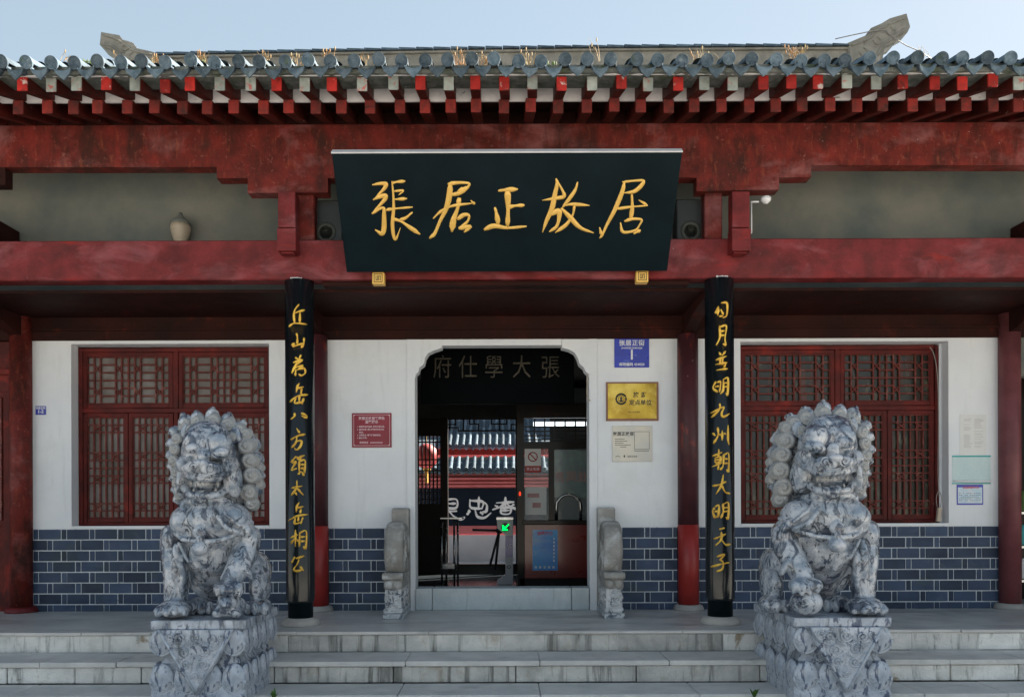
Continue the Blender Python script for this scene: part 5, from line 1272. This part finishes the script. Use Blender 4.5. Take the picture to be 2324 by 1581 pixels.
# cap roof of the screen wall
caproof(yc - .35, cz_(1066), cz_(1040), .38, cw, rows=1)
q = MB(); q.box(-5, 5, yc + .05, yc + .25, cz_(1040) - .02, cz_(1036)); q.build('wall_ridge', M_ridge, cw)
q = MB(); q.box(-5, 5, yc - .3, yc, cz_(1075), cz_(1068)); q.build('eave_shadow_board', M_innerwood, cw)
yd = 13.0
hallb = thing('rear_hall', 'grey tiled roof of the rear hall seen above the courtyard wall', 'building')
q = MB(); q.box(-7, 7, yd, yd + 3, 0, zat(1016, yd)); q.build('wall', M_courtred, hallb)
q = MB(); q.box(-7, 7, yd - .5, yd - .44, zat(1034, yd), zat(1018, yd - .5)); q.build('eave_board', M_frame, hallb)
caproof(yd - .75, zat(1010, yd - .75), zat(952, yd + .8) + .5, 2.3, hallb, rows=5, pitch=.172, r=.042)
q = MB(); q.box(-7, 7, yd + 1.5, yd + 1.7, 3.0, 5.2); q.build('ridge', M_ridge, hallb)
t = thing('red_lantern', 'round red lantern in the courtyard seen through the rear lattice door', 'lantern')
x, z = W(968, 1035, 6.4); q = MB(); q.ell((x, 6.4, z), (.22, .22, .24), seg=20); q.build('shade', M_redcloth, t, smooth=True)
q = MB(); q.lathe([(.08, -.28), (.08, -.23)], (x, 6.4, z), 12); q.tube([(x, 6.4, z - .28), (x, 6.4, z - .5)], .03, 8); q.tube([(x, 6.4, z + .23), (x, 6.4, 4.4)], .006, 6); q.build('tassel', M_gold, t)
# right shop items
t = thing('bottle_rack', 'rack of green and white bottles in the dark shop at the right edge', 'rack')
for k in range(3):
    for j in range(3):
        xx = xR + .13 + j * .1; zz = .3 + k * .38
        q = MB(); q.lathe([(.035, 0), (.037, .02), (.037, .15), (.015, .2), (.014, .23), (.001, .231)], (xx, .25, zz), 12); q.build('bottle', [M_leaf, M_white, M_teal][(k + j) % 3], t, smooth=True)
    q = MB(); q.box(xR + .08, xR + .5, .15, .4, .27 + k * .38, .295 + k * .38); q.build('shelf', M_steel, t)

pts = [W(a, b, ry) for a, b in ((1890, 97), (1930, 88), (1969, 80), (2000, 76), (2027, 98), (2050, 112), (2074, 122), (2120, 150))]
q = MB(); q.tube([(p[0], ry - .08, p[1]) for p in pts], .006, 6); o = q.build('lightning_wire', M_cable, smooth=True); tag(o, 'thin wire strung over the tall ridge ornament on the right', 'wire')
pts = [W(a, b, -.03) for a, b in ((1336, 848), (1333, 858), (1332, 895), (1336, 907), (1341, 908))]
q = MB(); q.tube([(p[0], -.03, p[1]) for p in pts], .005, 6, smooth=4); o = q.build('door_cable', M_lampm, smooth=True); tag(o, 'short pale cable looping beside the right corbel of the doorway', 'cable')
# ------------------------------------------------------------------ weeds on the roof and by the pedestals
random.seed(17)
def tuft(px, py, Y, hh, n, m, label, spread=.05):
    x, z = W(px, py, Y); mb = MB()
    for i in range(int(n * 2)):
        a = random.uniform(-spread, spread); lean = random.uniform(-.5, .5) * hh; H_ = hh * random.uniform(.5, 1)
        p = [(x + a, Y + random.uniform(-.03, .03), z), (x + a + lean * .3, Y, z + H_ * .6), (x + a + lean, Y, z + H_)]
        mb.tube(p, lambda u: .0032 * (1 - u * .7), 4, smooth=3)
        if random.random() < .35: mb.ell((x + a + lean, Y, z + H_), (.006, .006, .02), seg=6, rings=4)
    o = mb.build('weed_tuft', m); tag(o, label, 'weed'); return o
TU = [(455, 158, -1.9, .16, 14, M_straw, 'dry brown weed tuft on the eave right of the short ridge ornament'), (462, 165, -2.0, .10, 12, M_moss, 'yellow green weed tuft growing before the brown one near the short ornament'),
      (358, 155, -1.9, .12, 9, M_straw, 'small orange weed tuft on the tiles below the short ridge ornament'), (602, 145, -1.8, .12, 5, M_straw, 'thin straw stalk tuft between the short ornament and the plaque'),
      (675, 150, -1.9, .11, 5, M_straw, 'sparse straw tuft second left of the plaque corner'), (750, 140, -1.8, .12, 6, M_straw, 'straw tuft rising behind the eave above the plaque corner'),
      (820, 150, -1.9, .13, 6, M_straw, 'pale straw stalks above the first plaque character'), (1045, 150, -1.9, .16, 7, M_straw, 'straw tuft above the gap after the second plaque character'),
      (1100, 152, -1.9, .13, 9, M_straw, 'dense pale straw tuft above the middle plaque character'), (1201, 150, -1.9, .15, 6, M_straw, 'reddish straw tuft just right of the eave centre'),
      (1255, 158, -2.0, .06, 10, M_moss, 'low green weed just right of the reddish straw tuft'), (1348, 142, -1.8, .22, 2, M_straw, 'single tall dry stalk rising above the ridge line'),
      (1585, 150, -1.9, .16, 7, M_straw, 'orange weed stalks above the right corner of the plaque'), (1645, 148, -1.9, .15, 4, M_straw, 'lone orange stalk right of the plaque corner'),
      (1808, 138, -1.9, .13, 14, M_straw, 'bright orange weed clump left of the tall ridge ornament'), (195, 150, -1.9, .05, 12, M_moss, 'flat green moss weed at the left eave'),
      (2150, 160, -2.1, .07, 26, M_moss, 'mossy green clump on the broken tiles at the right eave'), (2095, 130, -1.9, .12, 3, M_straw, 'thin bare stalks right of the tall ridge ornament'),
      (262, 150, -1.9, .12, 4, M_straw, 'thin dark stalks before the short ridge ornament'), (150, 140, -1.9, .1, 2, M_straw, 'two hair thin stalks at the far left eave')]
for a in TU: tuft(*a[:6], a[6])
def plantlet(px, py, Y, label, n=7):
    x, z = W(px, py, Y); mb = MB()
    for i in range(n):
        a = random.uniform(0, 6.28); L = random.uniform(.05, .1); dx, dy = math.cos(a) * L * .5, math.sin(a) * L * .5
        p = Vector((x, Y, z)); tip = p + Vector((dx, dy, L)); sd_ = Vector((-dy, dx, 0)).normalized() * .014
        m_ = p.lerp(tip, .5) + Vector((0, 0, .01)); mb.add([p, m_ + sd_, tip, m_ - sd_, m_ + Vector((0, 0, .006))], [(0, 1, 4), (1, 2, 4), (2, 3, 4), (3, 0, 4)])
    o = mb.build('sprout', M_leaf); tag(o, label, 'plant')
plantlet(1712, 1585, -2.60, 'green sprout at the foot of the pedestal with the ball lion', 14)
plantlet(622, 1590, -2.60, 'green sprout at the foot of the pedestal with the cub lion', 8)
